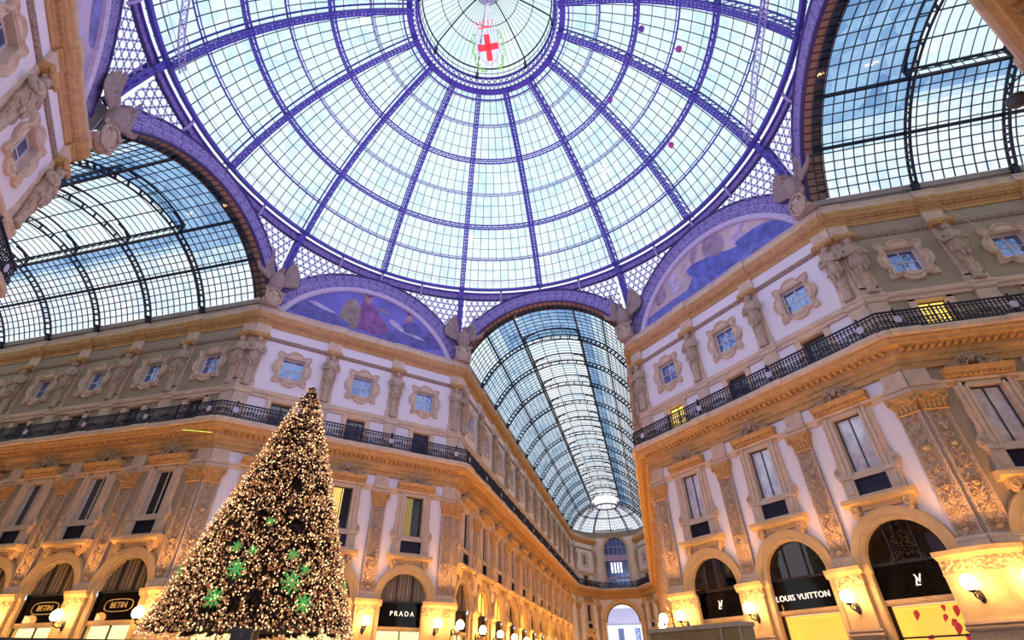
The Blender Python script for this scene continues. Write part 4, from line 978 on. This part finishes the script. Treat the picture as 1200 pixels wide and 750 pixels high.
# ------------------------------------------------------------------ glass vaults over the arms
def vault(name, label, az, length, end=False):
    t = thing(name, label, 'vault', face_m(az), 'barrel vaults of the arcades')
    R = 7.44; TH = 1.105; TM = radians(20.5); y0 = .3
    def P(th, y, r=R): return (r * sin(th), y, ZC + r * cos(th))
    def NV(th): return (sin(th), 0, cos(th))
    nr = int((length - 2) // PITCH)
    ys = [S0 + PITCH * (i + .5) for i in range(nr + 1) if S0 + PITCH * (i + .5) < length - .3]
    zm = ZC + R * cos(TM); xm = R * sin(TM)
    def MON(u): return (u * xm, zm + .75 + .55 * (1 - u * u))      # monitor roof
    for y in ys:
        mb = MB(); n = 26
        for sg in (-1, 1):
            th = [sg * (TM + (TH - TM) * k / n) for k in range(n + 1)]
            for r in (R - .02, R - .42): mb.sweep([P(a, y, r) for a in th], [NV(a) for a in th], .12, .09)
            for k in range(0, n + 1, 2): mb.beam(P(th[k], y, R - .02), P(th[k], y, R - .42), .12, .11, (0, 1, 0))
            mb.beam(P(sg * TH, y, R - .2), (sg * (W - .2), y, 22.7), .22, .3, (0, 1, 0))
            a = [(sg * xm, y, zm), (sg * (xm - .15), y, zm + .55), (sg * (xm - .55), y, zm + .85), (sg * (xm - 1.1), y, zm + .95)]
            mb.tube(a, .07, 5); mb.beam((sg * xm, y, zm - .1), (sg * xm, y, zm + .8), .1, .12, (0, 1, 0))
        us = [-1 + 2 * k / 14 for k in range(15)]
        mb.sweep([(MON(u)[0], y, MON(u)[1] - .04) for u in us], [(0, 0, 1)] * 15, .1, .1)
        th = [-TM + 2 * TM * k / 12 for k in range(13)]
        for r in (R - .02, R - .42): mb.sweep([P(a, y, r) for a in th], [NV(a) for a in th], .1, .08)
        for k in range(0, 13, 2): mb.beam(P(th[k], y, R - .02), P(th[k], y, R - .42), .1, .1, (0, 1, 0))
        mb.build('rib', M['biron'], t)
    y1 = length; ym = ys[0]
    for sg in (-1, 1):
        MB().beam(P(sg * .73, y0, R - .05), P(sg * .73, y1, R - .05), .12, .16).build('purlin', M['biron'], t)
        mb = MB(); mb.beam((sg * xm, y0, zm), (sg * xm, y1, zm), .14, .18); mb.beam((sg * xm, ym, zm + .75), (sg * xm, y1, zm + .75), .12, .1)
        n = int((y1 - ym) / .62)
        for i in range(n): ya = ym + (y1 - ym) * i / n; yb = ym + (y1 - ym) * (i + 1) / n; mb.beam((sg * xm, ya, zm + .5), (sg * xm, yb, zm + .72), .04, .04); mb.beam((sg * xm, yb, zm + .5), (sg * xm, ya, zm + .72), .04, .04)
        mb.beam((sg * xm, ym, zm + .5), (sg * xm, y1, zm + .5), .04, .05)
        mb.build('monitor_beam', M['biron'], t)
        MB().add([(sg * (W - .02), 0, 22.42), (sg * (W - .02), y1, 22.42), (sg * (W - .08), y1, 22.9), (sg * (W - .08), 0, 22.9), (sg * (W - .2), 0, 22.9), (sg * (W - .2), y1, 22.9), (sg * (W - .16), y1, 23.3), (sg * (W - .16), 0, 23.3), (sg * (W + .1), 0, 23.36), (sg * (W + .1), y1, 23.36)], [(0, 1, 2, 3), (3, 2, 5, 4), (4, 5, 6, 7), (7, 6, 9, 8)]).build('attic', M['attic'], t)
    mb = MB(); n = int((y1 - y0) / (PITCH / 9))
    for i in range(n + 1):
        y = y0 + (y1 - y0) * i / n
        for sg in (-1, 1):
            th = [sg * (TM + (TH - TM) * k / 8) for k in range(9)]; mb.sweep([P(a, y) for a in th], [NV(a) for a in th], .045, .05)
            if y >= ym: mb.beam((sg * xm, y, zm), (sg * xm, y, zm + .75), .03, .03)
        if y < ym:
            th = [-TM + 2 * TM * k / 8 for k in range(9)]; mb.sweep([P(a, y) for a in th], [NV(a) for a in th], .045, .05); continue
        us = [-1 + 2 * k / 8 for k in range(9)]; mb.sweep([(MON(u)[0], y, MON(u)[1]) for u in us], [(0, 0, 1)] * 9, .035, .04)
    for sg in (-1, 1):
        for k in range(1, 11):
            a = sg * (TM + (TH - TM) * k / 11); mb.beam(P(a, y0), P(a, y1), .045, .05)
    for u in (-.5, 0, .5): x, z = MON(u); mb.beam((x, ym, z), (x, y1, z), .06, .06)
    for k in range(1, 7): a = -TM + 2 * TM * k / 7; mb.beam(P(a, y0), P(a, ym), .045, .05)
    mb.build('glazing_bars', M['bar'], t)
    stp = (TH - TM) / 11; b1 = ys[0]
    for sg in (-1, 1):
        def zone(nme, ta, tb, ya, yb, mat):
            th = [sg * (ta + (tb - ta) * k / 8) for k in range(9)]
            MB().add([P(a, ya, R + .04) for a in th] + [P(a, yb, R + .04) for a in th], [(k, k + 1, 10 + k, 9 + k) for k in range(8)]).build(nme, mat, t, smooth=True)
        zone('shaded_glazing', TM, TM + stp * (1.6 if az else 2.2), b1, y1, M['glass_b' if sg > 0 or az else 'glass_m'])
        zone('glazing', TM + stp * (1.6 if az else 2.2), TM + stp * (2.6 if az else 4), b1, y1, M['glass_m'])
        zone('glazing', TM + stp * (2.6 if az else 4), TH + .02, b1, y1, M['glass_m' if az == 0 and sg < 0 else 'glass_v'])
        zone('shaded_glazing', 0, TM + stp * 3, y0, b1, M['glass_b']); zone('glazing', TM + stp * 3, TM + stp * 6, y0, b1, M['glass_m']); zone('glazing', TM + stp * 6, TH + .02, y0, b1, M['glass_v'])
    mb = MB()
    for sg in (-1, 1): mb.add([(sg * xm, ym, zm), (sg * xm, y1, zm), (sg * xm, y1, zm + .75), (sg * xm, ym, zm + .75)], [(0, 1, 2, 3)])
    us = [-1 + 2 * k / 8 for k in range(9)]
    mb.add([(MON(u)[0], ym, MON(u)[1] + .03) for u in us] + [(MON(u)[0], y1, MON(u)[1] + .03) for u in us], [(k, k + 1, 10 + k, 9 + k) for k in range(8)])
    mb.build('monitor_glazing', M['glass_l'], t)
    if end:                      # half dome with a round lantern
        yc = length; mb = MB(); gb = MB()
        for i in range(7):
            ps = -pi / 2 + pi * i / 6; th = [.26 + (TH - .26) * k / 20 for k in range(21)]
            def H(a, r, ps=ps): return (r * sin(a) * sin(ps), yc + r * sin(a) * cos(ps), ZC + r * cos(a))
            for r in (R - .02, R - .42): mb.sweep([H(a, r) for a in th], [Vector(H(a, 1.)) - Vector((0, yc, ZC)) for a in th], .13, .09)
            for k in range(0, 21, 2): mb.beam(H(th[k], R - .02), H(th[k], R - .42), .12, .11)
        ring = lambda r, z, n=32: [(r * sin(-pi / 2 + pi * i / n), yc + r * cos(-pi / 2 + pi * i / n), z) for i in range(n + 1)]
        mb.sweep(ring(R * sin(.73), ZC + R * cos(.73)), [(0, 0, 1)] * 33, .12, .16)
        mb.build('hip_ribs', M['biron'], t)
        for i in range(1, 42):
            ps = -pi / 2 + pi * i / 42; gb.sweep([(R * sin(a) * sin(ps), yc + R * sin(a) * cos(ps), ZC + R * cos(a)) for a in [.28 + (TH - .28) * k / 8 for k in range(9)]], [(sin(ps), cos(ps), .5)] * 9, .04, .04)
        for k in range(1, 12): a = .28 + (TH - .28) * k / 12; gb.sweep(ring(R * sin(a), ZC + R * cos(a)), [(0, 0, 1)] * 33, .04, .04)
        gb.build('hip_bars', M['bar'], t)
        g = MB(); n = 32; th = [.26 + (TH - .24) * k / 12 for k in range(13)]
        g.add([(R * sin(a) * sin(-pi / 2 + pi * i / n), yc + R * sin(a) * cos(-pi / 2 + pi * i / n), ZC + .04 + R * cos(a)) for a in th for i in range(n + 1)], [(j * 33 + i, j * 33 + i + 1, j * 33 + 34 + i, j * 33 + 33 + i) for j in range(12) for i in range(n)])
        g.build('hip_glazing', M['glass_v'], t, smooth=True)
        l = MB(); n = 40; c_ = lambda r, z: [(r * sin(2 * pi * i / n), yc + r * cos(2 * pi * i / n), z) for i in range(n)]
        l.sweep(c_(2.0, ZC + R * cos(.26) - .75), [(0, 0, 1)] * n, .14, .22, True); l.sweep(c_(2.0, ZC + R + .9), [(0, 0, 1)] * n, .14, .14, True)
        for i in range(n): l.beam(c_(2., ZC + R - .95)[i], c_(2., ZC + R + .9)[i], .04, .04)
        l.build('lantern_ring', M['viron_d'], t)
        MB().lathe([(2.02, ZC + R - .95), (2.02, ZC + R + .9), (1.2, ZC + R + 1.4), (0, ZC + R + 1.6)], 40, (0, yc, 0)).build('lantern_glazing', emissive('added_glazing_glow', (.8, .8, .8), .8, (1, .98, 1)), t)  # glow added to the glazing so it reads brighter than the sky
        at = MB(); rr = ring(W - .05, 22.42); r2 = ring(W - .1, 23.36); at.add(rr + r2, [(i, i + 1, 34 + i, 33 + i) for i in range(32)]); at.build('apse_attic', M['attic'], t)
    return t
vault('glass_vault', 'long glass barrel vault receding to a hipped end over the middle arcade', 0, LN, True)
vault('glass_vault', 'glass barrel vault over the left-hand arcade behind the tree', -90, LW)
vault('glass_vault', "glass barrel vault over the arcade at the photo's upper right", 90, LE)

# ------------------------------------------------------------------ end of the long arcade
fE = F['ND']; c0 = (XR - XL) / 2
t = thing('exit_arch', 'tall open exit arch at the far end of the long arcade', 'arch', fE.mtx(c0, 0))
MB().arc_xz([(2.95, 1.6), (2.95, -.1), (3.05, -.18), (3.2, -.18), (3.24, -.26), (3.42, -.26), (3.46, 0)], 8.9, -pi / 2, pi / 2, 32).build('archivolt', M['gold'], t)
for s_ in (-1, 1):
    mb = MB(); a_, b_ = sorted((s_ * 2.95, s_ * 3.4)); mb.box(a_, b_, -.18, 1.6, 0, 8.7); mb.prof_x([(0, 8.5), (.2, 8.55), (.3, 8.75), (.3, 8.9), (0, 8.95)], s_ * 3.17 - .28, s_ * 3.17 + .28); mb.build('jamb', M['gold'], t)
MB().arc_xz([(2.95, 1.0), (2.9, .95), (2.75, .95), (2.7, 1.0)], 8.9, -pi / 2, pi / 2, 32).build('inner_rim', M['plinth'], t)
t = thing('window_arch', 'large arched window above the balcony on the far end wall', 'window', fE.mtx(c0, 0), None, 'structure'); t.name = nm('window')
MB().arc_xz([(2.05, .5), (2.05, -.1), (2.15, -.18), (2.3, -.18), (2.34, -.24), (2.52, -.24), (2.55, 0)], 20.5, -pi / 2, pi / 2, 32).build('archivolt', M['stone_pale'], t)
for s_ in (-1, 1): a_, b_ = sorted((s_ * 2.05, s_ * 2.5)); MB().box(a_, b_, -.18, .5, 14.1, 20.5).build('jamb', M['stone_pale'], t)
pts = [(2.05 * sin(-pi / 2 + pi * k / 24), .4, 20.5 + 2.05 * cos(-pi / 2 + pi * k / 24)) for k in range(25)] + [(2.05, .4, 14.1), (-2.05, .4, 14.1)]
MB().poly(pts).build('pane', M['pane'], t)
mb = MB().box(-2.05, 2.05, .2, .4, 18.6, 19.6).box(-2.05, 2.05, .25, .4, 15.6, 15.9)
for x in (-1.2, -.4, .4, 1.2): mb.box(x - .05, x + .05, .3, .4, 14.1, 22.2)
mb.box(-2.05, 2.05, .3, .4, 20.9, 21.0); mb.build('frame', M['viron_p'], t)
mb = MB()
for x in (-.9, -.35, .2, .75): mb.box(x - .14, x + .14, .28, .3, 16.6, 18.3)
mb.build('lit_panes', emissive('white_lit_window', (.9, .9, 1), 1.6), t)
b_ = thing('building', 'pale building seen through the exit arch across the square', 'building', Matrix.Translation((0, 112, 0)))
MB().box(-16, 16, 0, 8, 0, 10.4).build('wall', M['sky_house'], b_)
mb = MB(); mb.prof_x([(0, 10.2), (.5, 10.4), (.6, 10.8), (-3, 13.6)], -16.5, 16.5); mb.build('roof', M['roofm'], b_)
MB().prof_x([(0, 6.2), (.2, 6.3), (.3, 6.6), (0, 6.7)], -16, 16).build('string_course', M['white'], b_)
for i in range(8):
    for z in (1.2, 7.2):
        x = -12.25 + 3.5 * i; MB().box(x - .6, x + .6, -.06, .02, z, z + 2.4).build('window', M['pane'], b_)

# ------------------------------------------------------------------ signs
def text(name, body, size, mat, parent, mtx_local, spacing=1., shear=0., ext=.02):
    cu = bpy.data.curves.new(name, 'FONT'); cu.body = body; cu.size = size; cu.extrude = ext; cu.align_x = 'CENTER'; cu.align_y = 'CENTER'; cu.space_character = spacing; cu.shear = shear; cu.resolution_u = 4
    cu.materials.append(mat); o = bpy.data.objects.new(name, cu); COL.objects.link(o); me = bpy.data.meshes.new_from_object(o); bpy.data.objects.remove(o); o = bpy.data.objects.new(name, me); COL.objects.link(o); o.parent = parent; o.matrix_local = mtx_local; return o
RX = Matrix.Rotation(pi / 2, 4, 'X')
def sign(fk, s, z, label, parts, o=-.13):
    t = thing('shop_sign', label, 'sign', F[fk].mtx(s, z, o), None)
    for a in parts: text('lettering', *a[:3], t, Matrix.Translation((a[3], 0, a[4])) @ RX, *a[5:])
    return t
sign('L', dbays[2], 4.6, 'white letters on the black fascia of the tree facade', [('PRADA', .36, M['letters'], 0, 0, 1.5)])
sign('R', dbays[1], 4.42, 'long line of pale letters on the middle black shopfront', [('LOUIS VUITTON', .335, M['letters'], -.14, 0, 1.1)])
for i, nmx in ((0, 'shop next to the long arcade'), (2, 'shop that mirrors the Christmas tree')):
    sign('R', dbays[i], 4.5, f'pale interlaced two-letter monogram on the black {nmx}', [('L', .42, M['letters'], -.04, -.05, 1., .35), ('V', .42, M['letters'], .07, .05)])
for i in range(4):
    t = sign('W', F['W'].bays[i] + .1, 4.58, f'gold letters in an oval gold frame, black fascia of the {ORD[i]} shop behind the tree', [('BETIN', .36, M['goldleaf'], 0, 0, 1.05)])
    mb = MB(); pts = []
    for k in range(33):
        a = 2 * pi * k / 32; ca, sa = cos(a), sin(a); pts.append((.85 * math.copysign(abs(ca) ** .6, ca), 0, .27 * math.copysign(abs(sa) ** .7, sa)))
    mb.tube(pts, .022, 5); mb.build('oval_frame', M['goldleaf'], t)
# petals in the lit display
def petal(mtx, label):
    t = bpy.data.objects.get('petal_proto')
    mb = MB(); mb.loft([[(.0, -.02, -.34)] * 8] + [[(w_ * cos(2 * pi * k / 8), .05 * sin(2 * pi * k / 8), z) for k in range(8)] for w_, z in ((.07, -.25), (.15, -.08), (.2, .08), (.19, .2), (.1, .3), (.02, .33))])
    return tag(mb.build('paper_petal', M['petal'], None, mtx, smooth=True), label, 'decoration', 'pink petals in the lit display')
fR = F['R']
for i, (x, z, k, r, w) in enumerate([(-.76, 3.39, .55, .3, 'lone'), (.25, 3.57, .4, .1, 'small upper'), (.16, 3.24, .42, .5, 'tilted middle'), (.62, 3.43, .6, .3, 'highest large'), (.41, 2.87, .65, .3, 'large lower'), (.6, 2.56, .5, .1, 'lowest'), (-.63, 2.65, .4, 1.2, 'small flat'), (.33, 3.08, .45, .8, 'small tilted')]):
    petal(fR.mtx(dbays[2] + x, z, -.66 - .02 * i) @ Matrix.Rotation(r, 4, 'Y') @ Matrix.Scale(k, 4), f'{w} pink petal hanging in the lit yellow shop display')

# ------------------------------------------------------------------ the Christmas tree
TX, TY, TZ0, TZ1, TR = -6.69, -.18, 2.68, 11.3, 3.0
tree = thing('christmas_tree', 'tall Christmas tree covered in warm golden fairy lights', 'Christmas tree', Matrix.Translation((TX, TY, 0)))
rnd = random.Random(3)
def trad(z): q = (TZ1 - z) / (TZ1 - TZ0); return TR * max(0, q) ** .96 + .12 * (1 - q)
mb = MB(); NS = 40
rg = []
for i in range(30):
    z = TZ0 + .15 + (TZ1 - TZ0 - .2) * i / 29; r = max(.03, trad(z) - .30)
    rg.append([(r * (1 + .10 * sin(k * 2.3 + i * 1.7)) * cos(2 * pi * k / NS), r * (1 + .10 * sin(k * 1.9 + i)) * sin(2 * pi * k / NS), z) for k in range(NS)])
mb.loft(rg)
for i in range(2200):
    z = TZ0 + (TZ1 - TZ0) * (1 - sqrt(rnd.random())); a = rnd.uniform(0, 2 * pi); r = trad(z); d = Vector((cos(a), sin(a), -.35)).normalized(); ln = rnd.uniform(.3, .5) * (.4 + .6 * r / TR)
    b0 = Vector(((r - ln) * cos(a), (r - ln) * sin(a), z + ln * .35)); mb.tube([b0, b0 + d * ln * .6, b0 + d * ln], [.10, .07, .01], 4)
fo = mb.build('foliage', M['needles'], tree); fo['kind'] = 'stuff'
for nme, mat, N_, seed, rr in (('fairy_lights', M['fairy'], 6000, 5, .027), ('fairy_lights', M['fairy_d'], 12000, 6, .032)):
    rnd = random.Random(seed); mb = MB()
    holes = [(rnd.uniform(0, 2 * pi), rnd.uniform(2.8, 7), rnd.uniform(.15, .32)) for _ in range(40)]
    rh = random.Random(99); holes = [(rh.uniform(0, 2 * pi), rh.uniform(2.9, 7.2), rh.uniform(.10, .24)) for _ in range(40)]
    for i in range(N_):
        z = TZ0 - .08 + (TZ1 - TZ0 + .05) * (1 - sqrt(rnd.random())); a = rnd.uniform(0, 2 * pi); r = trad(z) + rnd.uniform(-.16, .09)
        if any((((a - h + pi) % (2 * pi) - pi) * r) ** 2 + (z - hz) ** 2 < q * q for h, hz, q in holes): continue
        k = rr * rnd.uniform(.7, 1.35); x, y = r * cos(a), r * sin(a)
        mb.add([(x + k, y, z), (x, y + k, z), (x - k, y, z), (x, y - k, z), (x, y, z + k), (x, y, z - k)], [(0, 1, 4), (1, 2, 4), (2, 3, 4), (3, 0, 4), (1, 0, 5), (2, 1, 5), (3, 2, 5), (0, 3, 5)])
    mb.build(nme, mat, fo, recalc=False)['kind'] = 'stuff'
for i, (a, z, k) in enumerate([(-77, 4.76, .6), (-65, 4.66, .5), (-71, 4.13, .95), (-37, 4.6, .7), (-36, 3.85, 1.1), (-77, 3.37, 1.), (-27, 3.3, 1.), (-59, 5.55, .45), (-27, 4.25, .6), (20, 3.9, .9), (80, 4.6, .8), (150, 3.7, .9), (-130, 4.2, .8), (-170, 5.1, .7)]):
    a = radians(a); r = trad(z) - .04; rg = random.Random(i); mb = MB(); d = Vector((cos(a), sin(a), .2)); x_ = Vector((-sin(a), cos(a), 0)); c = Vector((r * cos(a), r * sin(a), z))
    for j in range(8):
        b_ = pi * j / 4; e = x_ * cos(b_) + Vector((0, 0, sin(b_))); mb.tube([c, c + e * .17 * k + d * .04, c + e * .3 * k + d * .03], [.04 * k, .03 * k, .006], 4)
        for q in (.12, .2):
            for s_ in (-1, 1): e2 = x_ * cos(b_ + s_ * .6) + Vector((0, 0, sin(b_ + s_ * .6))); mb.tube([c + e * q * k, c + e * q * k + e2 * .09 * k], [.02 * k, .006], 3)
    mb.build('green_star', M['green'], fo)
mb = MB(); mb.lathe([(.25, 0), (.25, TZ0 + .3)], 12); mb.lathe([(0, 0), (1.5, 0), (1.5, .9), (1.35, 1.0), (0, 1.0)], 24); mb.build('trunk', M['plinth'], tree)

# loudspeaker, stage barrier, kiosk
t = thing('loudspeaker', 'black loudspeaker on a stand in front of the tree', 'loudspeaker', Matrix.Translation((-2.42, -5.9, -.13)) @ Matrix.Rotation(.45, 4, 'Z'))
mb = MB(); mb.loft([[(-.19, -.2, 1.98), (.19, -.2, 1.98), (.14, .15, 1.98), (-.14, .15, 1.98)], [(-.19, -.2, 2.52), (.19, -.2, 2.52), (.14, .15, 2.52), (-.14, .15, 2.52)]]); mb.build('cabinet', M['blk'], t)
R = Matrix.Rotation(pi / 2, 3, 'X'); mb = MB()
for z, r in ((2.16, .15), (2.4, .07)): mb.tube([(r * cos(2 * pi * k / 20), -.205, z + r * sin(2 * pi * k / 20)) for k in range(21)], .015, 5); mb.ell((0, -.2, z), (r * .8, .02, r * .8), 14, 5)
mb.build('driver', M['sash_d'], t)
mb = MB(); mb.tube([(0, 0, .9), (0, 0, 2.0)], .025, 8)
for k in range(3): a = 2 * pi * k / 3; mb.tube([(0, 0, .95), (.5 * cos(a), .5 * sin(a), .15)], .018, 6)
mb.build('stand', M['blk'], t)
t = thing('stage_barrier', 'dark barrier board running in front of the tree', 'barrier', Matrix.Translation((-2.75, -6.5, 0)) @ Matrix.Rotation(atan2(-4.6 + 8.42, -.7 + 5.0), 4, 'Z'))
MB().box(-4.6, 2.9, -.03, .03, 1.1, 2.17).build('board', M['blk'], t)
for x in (-4.4, -2., .4, 2.7): MB().box(x - .04, x + .04, .03, .11, 0, 2.1).build('post', M['sash_d'], t)
t = thing('kiosk', 'brown panelled kiosk roof box standing before the black shops', 'kiosk', Matrix.Translation((6.15, -6.3, 0)) @ Matrix.Rotation(atan2(-6.86 + 5.55, 6.88 - 5.42), 4, 'Z'))
mb = MB(); mb.box(-.98, .8, 0, .3, .12, 2.2); mb.build('body', M['tan_box'], t)
mb = MB(); mb.box(-1.0, .82, -.02, .32, 2.16, 2.22).box(-1., .82, -.02, .32, 0, .12)
for x in (-.98, .45, .78): mb.box(x - .015, x + .015, -.02, .0, .12, 2.16)
mb.build('edge_strip', M['plinth'], t)

# hanging emblem in the oculus
em = thing('light_emblem', 'red cross shield with green wreath of lights hanging in the oculus', 'emblem', Matrix.Translation((-.55, 2.3, 41.2)) @ Matrix.Rotation(radians(14), 4, 'Z') @ Matrix.Rotation(radians(42), 4, 'X') @ Matrix.Rotation(radians(-9), 4, 'Y'))
sh = [(-.85, 1.1), (.85, 1.1), (.85, -.3), (.6, -.9), (0, -1.35), (-.6, -.9), (-.85, -.3)]
mb = MB(); pts = []
for i in range(7):
    a, b_ = sh[i], sh[(i + 1) % 7]
    for k in range(6): pts.append((a[0] + (b_[0] - a[0]) * k / 6, 0, a[1] + (b_[1] - a[1]) * k / 6))
mb.tube(pts + [pts[0]], .05, 5)
for i in range(9):
    for j in range(11):
        x, z = -.75 + i * .19, -1.1 + j * .21
        if abs(x) > .22 and abs(z) > .22 and not (z < -.4 and abs(x) > .5 + .5 * (z + .9)): mb.ell((x, .03, z), (.055, .04, .055), 6, 4)
mb.build('shield', M['eml'], em)
MB().box(-.22, .22, -.05, .05, -1.0, .95).box(-.8, .8, -.05, .05, -.22, .24).build('cross', M['red'], em)
rw = random.Random(4)
for s_ in (-1, 1):
    mb = MB()
    for i in range(26):
        a = -1.5 + i * .1; R = Matrix.Rotation(s_ * a + rw.uniform(-.6, .6), 3, 'Y'); x, z = s_ * (1.15 + rw.uniform(-.14, .14)) * cos(a * .75), -.2 + 1.55 * sin(a); mb.ell((x, rw.uniform(-.05, .05), z), (.05, .03, .16), 5, 4, R)
    mb.build('wreath_branch', M['emg'], em)
mb = MB(); mb.tube([(-.5, 0, 1.45), (.5, 0, 1.45)], .05, 5)
for i in range(5): x = -.5 + i * .25; mb.tube([(x, 0, 1.45), (x * 1.25, 0, 1.85)], .035, 4); mb.ell((x * 1.25, 0, 1.9), (.07, .07, .07), 6, 4)
mb.build('crown', M['red'], em)
inv = em.matrix_world.inverted()
mb = MB()
for i in range(14): x = -.8 + 1.6 * i / 13; mb.tube([(x, 0, 1.1), tuple(inv @ Vector((.05 * cos(i), .05 * sin(i), 43.7)))], .012, 3)
mb.build('light_strings', M['eml'], em)

# security camera ball and stray cables
t = thing('dome_camera', "dark ball camera hanging on a hook under the near balcony at upper right", 'camera', Matrix.Translation((16.2, -6.16, 13.2)))
MB().ell((0, 0, 0), (.2, .2, .2), 14, 10).lathe([(.21, .0), (.21, .08), (.08, .2)], 14).build('ball', M['sash_d'], t, smooth=True)
MB().tube([(0, 0, .15), (-.02, .02, .4), (.12, -.12, .56), (.4, -.4, .58), (.62, -.62, .55)], .025, 5).build('hook', M['iron'], t)
for i, (p, q, lab) in enumerate([((-30, 5.9, 21.9), (-22, 6.4, 14.8), 'thin cable slanting down the tan arcade wall, farther one'), ((-24, 5.9, 21.9), (-18.8, 6.2, 16), 'thin cable slanting down the tan arcade wall, nearer one'), ((22, 5.9, 22), (25, 6.4, 17), "thin cable on the wall at the photo's right edge")]):
    tag(MB().tube([p, ((p[0] + q[0]) / 2, (p[1] + q[1]) / 2 - .1, (p[2] + q[2]) / 2 - .25), q], .012, 4).build('cable', M['stone_pale']), lab, 'cable')
t = tag(MB().tube([(-19.4, W - .95, 13.3), (-17.2, W - .95, 12.9)], .016, 5).build('light_tube', emissive('yellow_green_tube', (.6, .8, .1), 1.2)), 'thin yellow green light tube under the tan balcony soffit', 'light')

# floor
mb = MB(); mb.add([(-60, -40, 0), (60, -40, 0), (60, 125, 0), (-60, 125, 0)], [(0, 1, 2, 3)]); fl = mb.build('floor', M['floor']); tag(fl, 'polished marble mosaic floor of the arcades', 'floor', None, 'structure')

# ------------------------------------------------------------------ light
w = bpy.data.worlds.new('dusk_sky'); S.world = w; w.use_nodes = True; nt = w.node_tree; nt.nodes.clear()
tc = nt.nodes.new('ShaderNodeTexCoord'); sx = nt.nodes.new('ShaderNodeSeparateXYZ'); rp = nt.nodes.new('ShaderNodeValToRGB'); bg = nt.nodes.new('ShaderNodeBackground'); ow = nt.nodes.new('ShaderNodeOutputWorld')
nt.links.new(tc.outputs['Generated'], sx.inputs[0]); nt.links.new(sx.outputs[2], rp.inputs[0]); nt.links.new(rp.outputs[0], bg.inputs[0]); nt.links.new(bg.outputs[0], ow.inputs[0])
e = rp.color_ramp.elements; e[0].position = 0; e[0].color = (.93, .93, 1, 1); e[1].position = 1; e[1].color = (.80, .95, 1, 1); x = e.new(.45); x.color = (.96, .97, 1, 1)
bg.inputs[1].default_value = .98
def lamp(kind, name, loc, energy, col, aim=None, **kw):
    l = bpy.data.lights.new(name, kind); l.energy = energy; l.color = col
    for k, v in kw.items(): setattr(l, k, v)
    o = bpy.data.objects.new(name, l); COL.objects.link(o); o.location = loc; o['kind'] = 'helper'
    if aim is not None: o.rotation_euler = (Vector(aim) - Vector(loc)).to_track_quat('-Z', 'Y').to_euler()
    return o
WARM = (1., .43, .09); VIO = (.45, .38, 1.)
# warm lamps on the piers wash the lower storey; warm floods on the balcony wash the top cornice
for k in ('L', 'R', 'W', 'E', 'N', 'NE', 'NA', 'NC'):
    f = F[k]
    for i, s in enumerate(f.pil):
        edge = k in ('L', 'R') and i in (0, 3) or k not in ('L', 'R') and i == 0
        lamp('POINT', 'pier_lamp_light', f.pt(s, 1.35 if edge else 1.15, 4.2), 22 if edge else 75, WARM, shadow_soft_size=.25)
        if k in ('NA', 'NC'): continue
        lamp('SPOT', 'ledge_uplight', f.pt(s, .9, 5.4), 480 if k in ('N', 'NE') else 340, WARM, f.pt(s, .3, 13.2), spot_size=1.5, spot_blend=.8, shadow_soft_size=.15)
for k in ('L', 'R', 'W', 'E', 'N', 'NE', 'SW'):
    f = F[k]
    for s in f.bays: lamp('SPOT', 'balcony_uplight', f.pt(s, .8, 14.3), 45 if k in ('L', 'R', 'SW') else 18, (1., .5, .15), f.pt(s, .5, 21.5), spot_size=1.9, spot_blend=1., shadow_soft_size=.15)
lamp('SPOT', 'added_building_fill', (0, 96, 13), 9000, (.85, .93, 1), (0, 112, 5), spot_size=2., spot_blend=.8, shadow_soft_size=1.)  # unseen spot added to brighten the far building
# violet show floods in the octagon, standing on the balcony corners
for az in (22.5, -22.5, 67.5, -67.5, 112.5, -112.5, 157.5, -157.5):
    a = radians(az); p = Vector((17.6 * sin(a), 17.6 * cos(a), 15.2))
    lamp('SPOT', 'violet_flood', p, 2300, VIO, Vector((-9 * sin(a), -9 * cos(a), 27)), spot_size=2.2, spot_blend=.9, shadow_soft_size=.3)
    lamp('SPOT', 'violet_dome_flood', p, 1500, (.30, .22, 1.), Vector((-6 * sin(a), -6 * cos(a), 42)), spot_size=1.9, spot_blend=.9, shadow_soft_size=.3)

# ------------------------------------------------------------------ camera
cam = bpy.data.cameras.new('camera'); co = bpy.data.objects.new('camera', cam); COL.objects.link(co); S.camera = co
yaw, pitch, roll, fpx = -.23572, .61896, -.0094, 584.05
fw = Vector((sin(yaw) * cos(pitch), cos(yaw) * cos(pitch), sin(pitch))); r0 = Vector((cos(yaw), -sin(yaw), 0)); u0 = r0.cross(fw)
rt = r0 * cos(roll) + u0 * sin(roll); up = -r0 * sin(roll) + u0 * cos(roll)
m = Matrix.Identity(4)
for i in range(3): m[i][0] = rt[i]; m[i][1] = up[i]; m[i][2] = -fw[i]
m[0][3], m[1][3], m[2][3] = 5.5254, -15.9549, 1.6
co.matrix_world = m; cam.sensor_width = 36; cam.lens = 36 * fpx / 1200; cam.clip_end = 400
S.view_settings.view_transform = 'Standard'; S.view_settings.look = 'None'; S.view_settings.gamma = 1; S.view_settings.use_curve_mapping = False
S.view_settings.exposure = 0.22
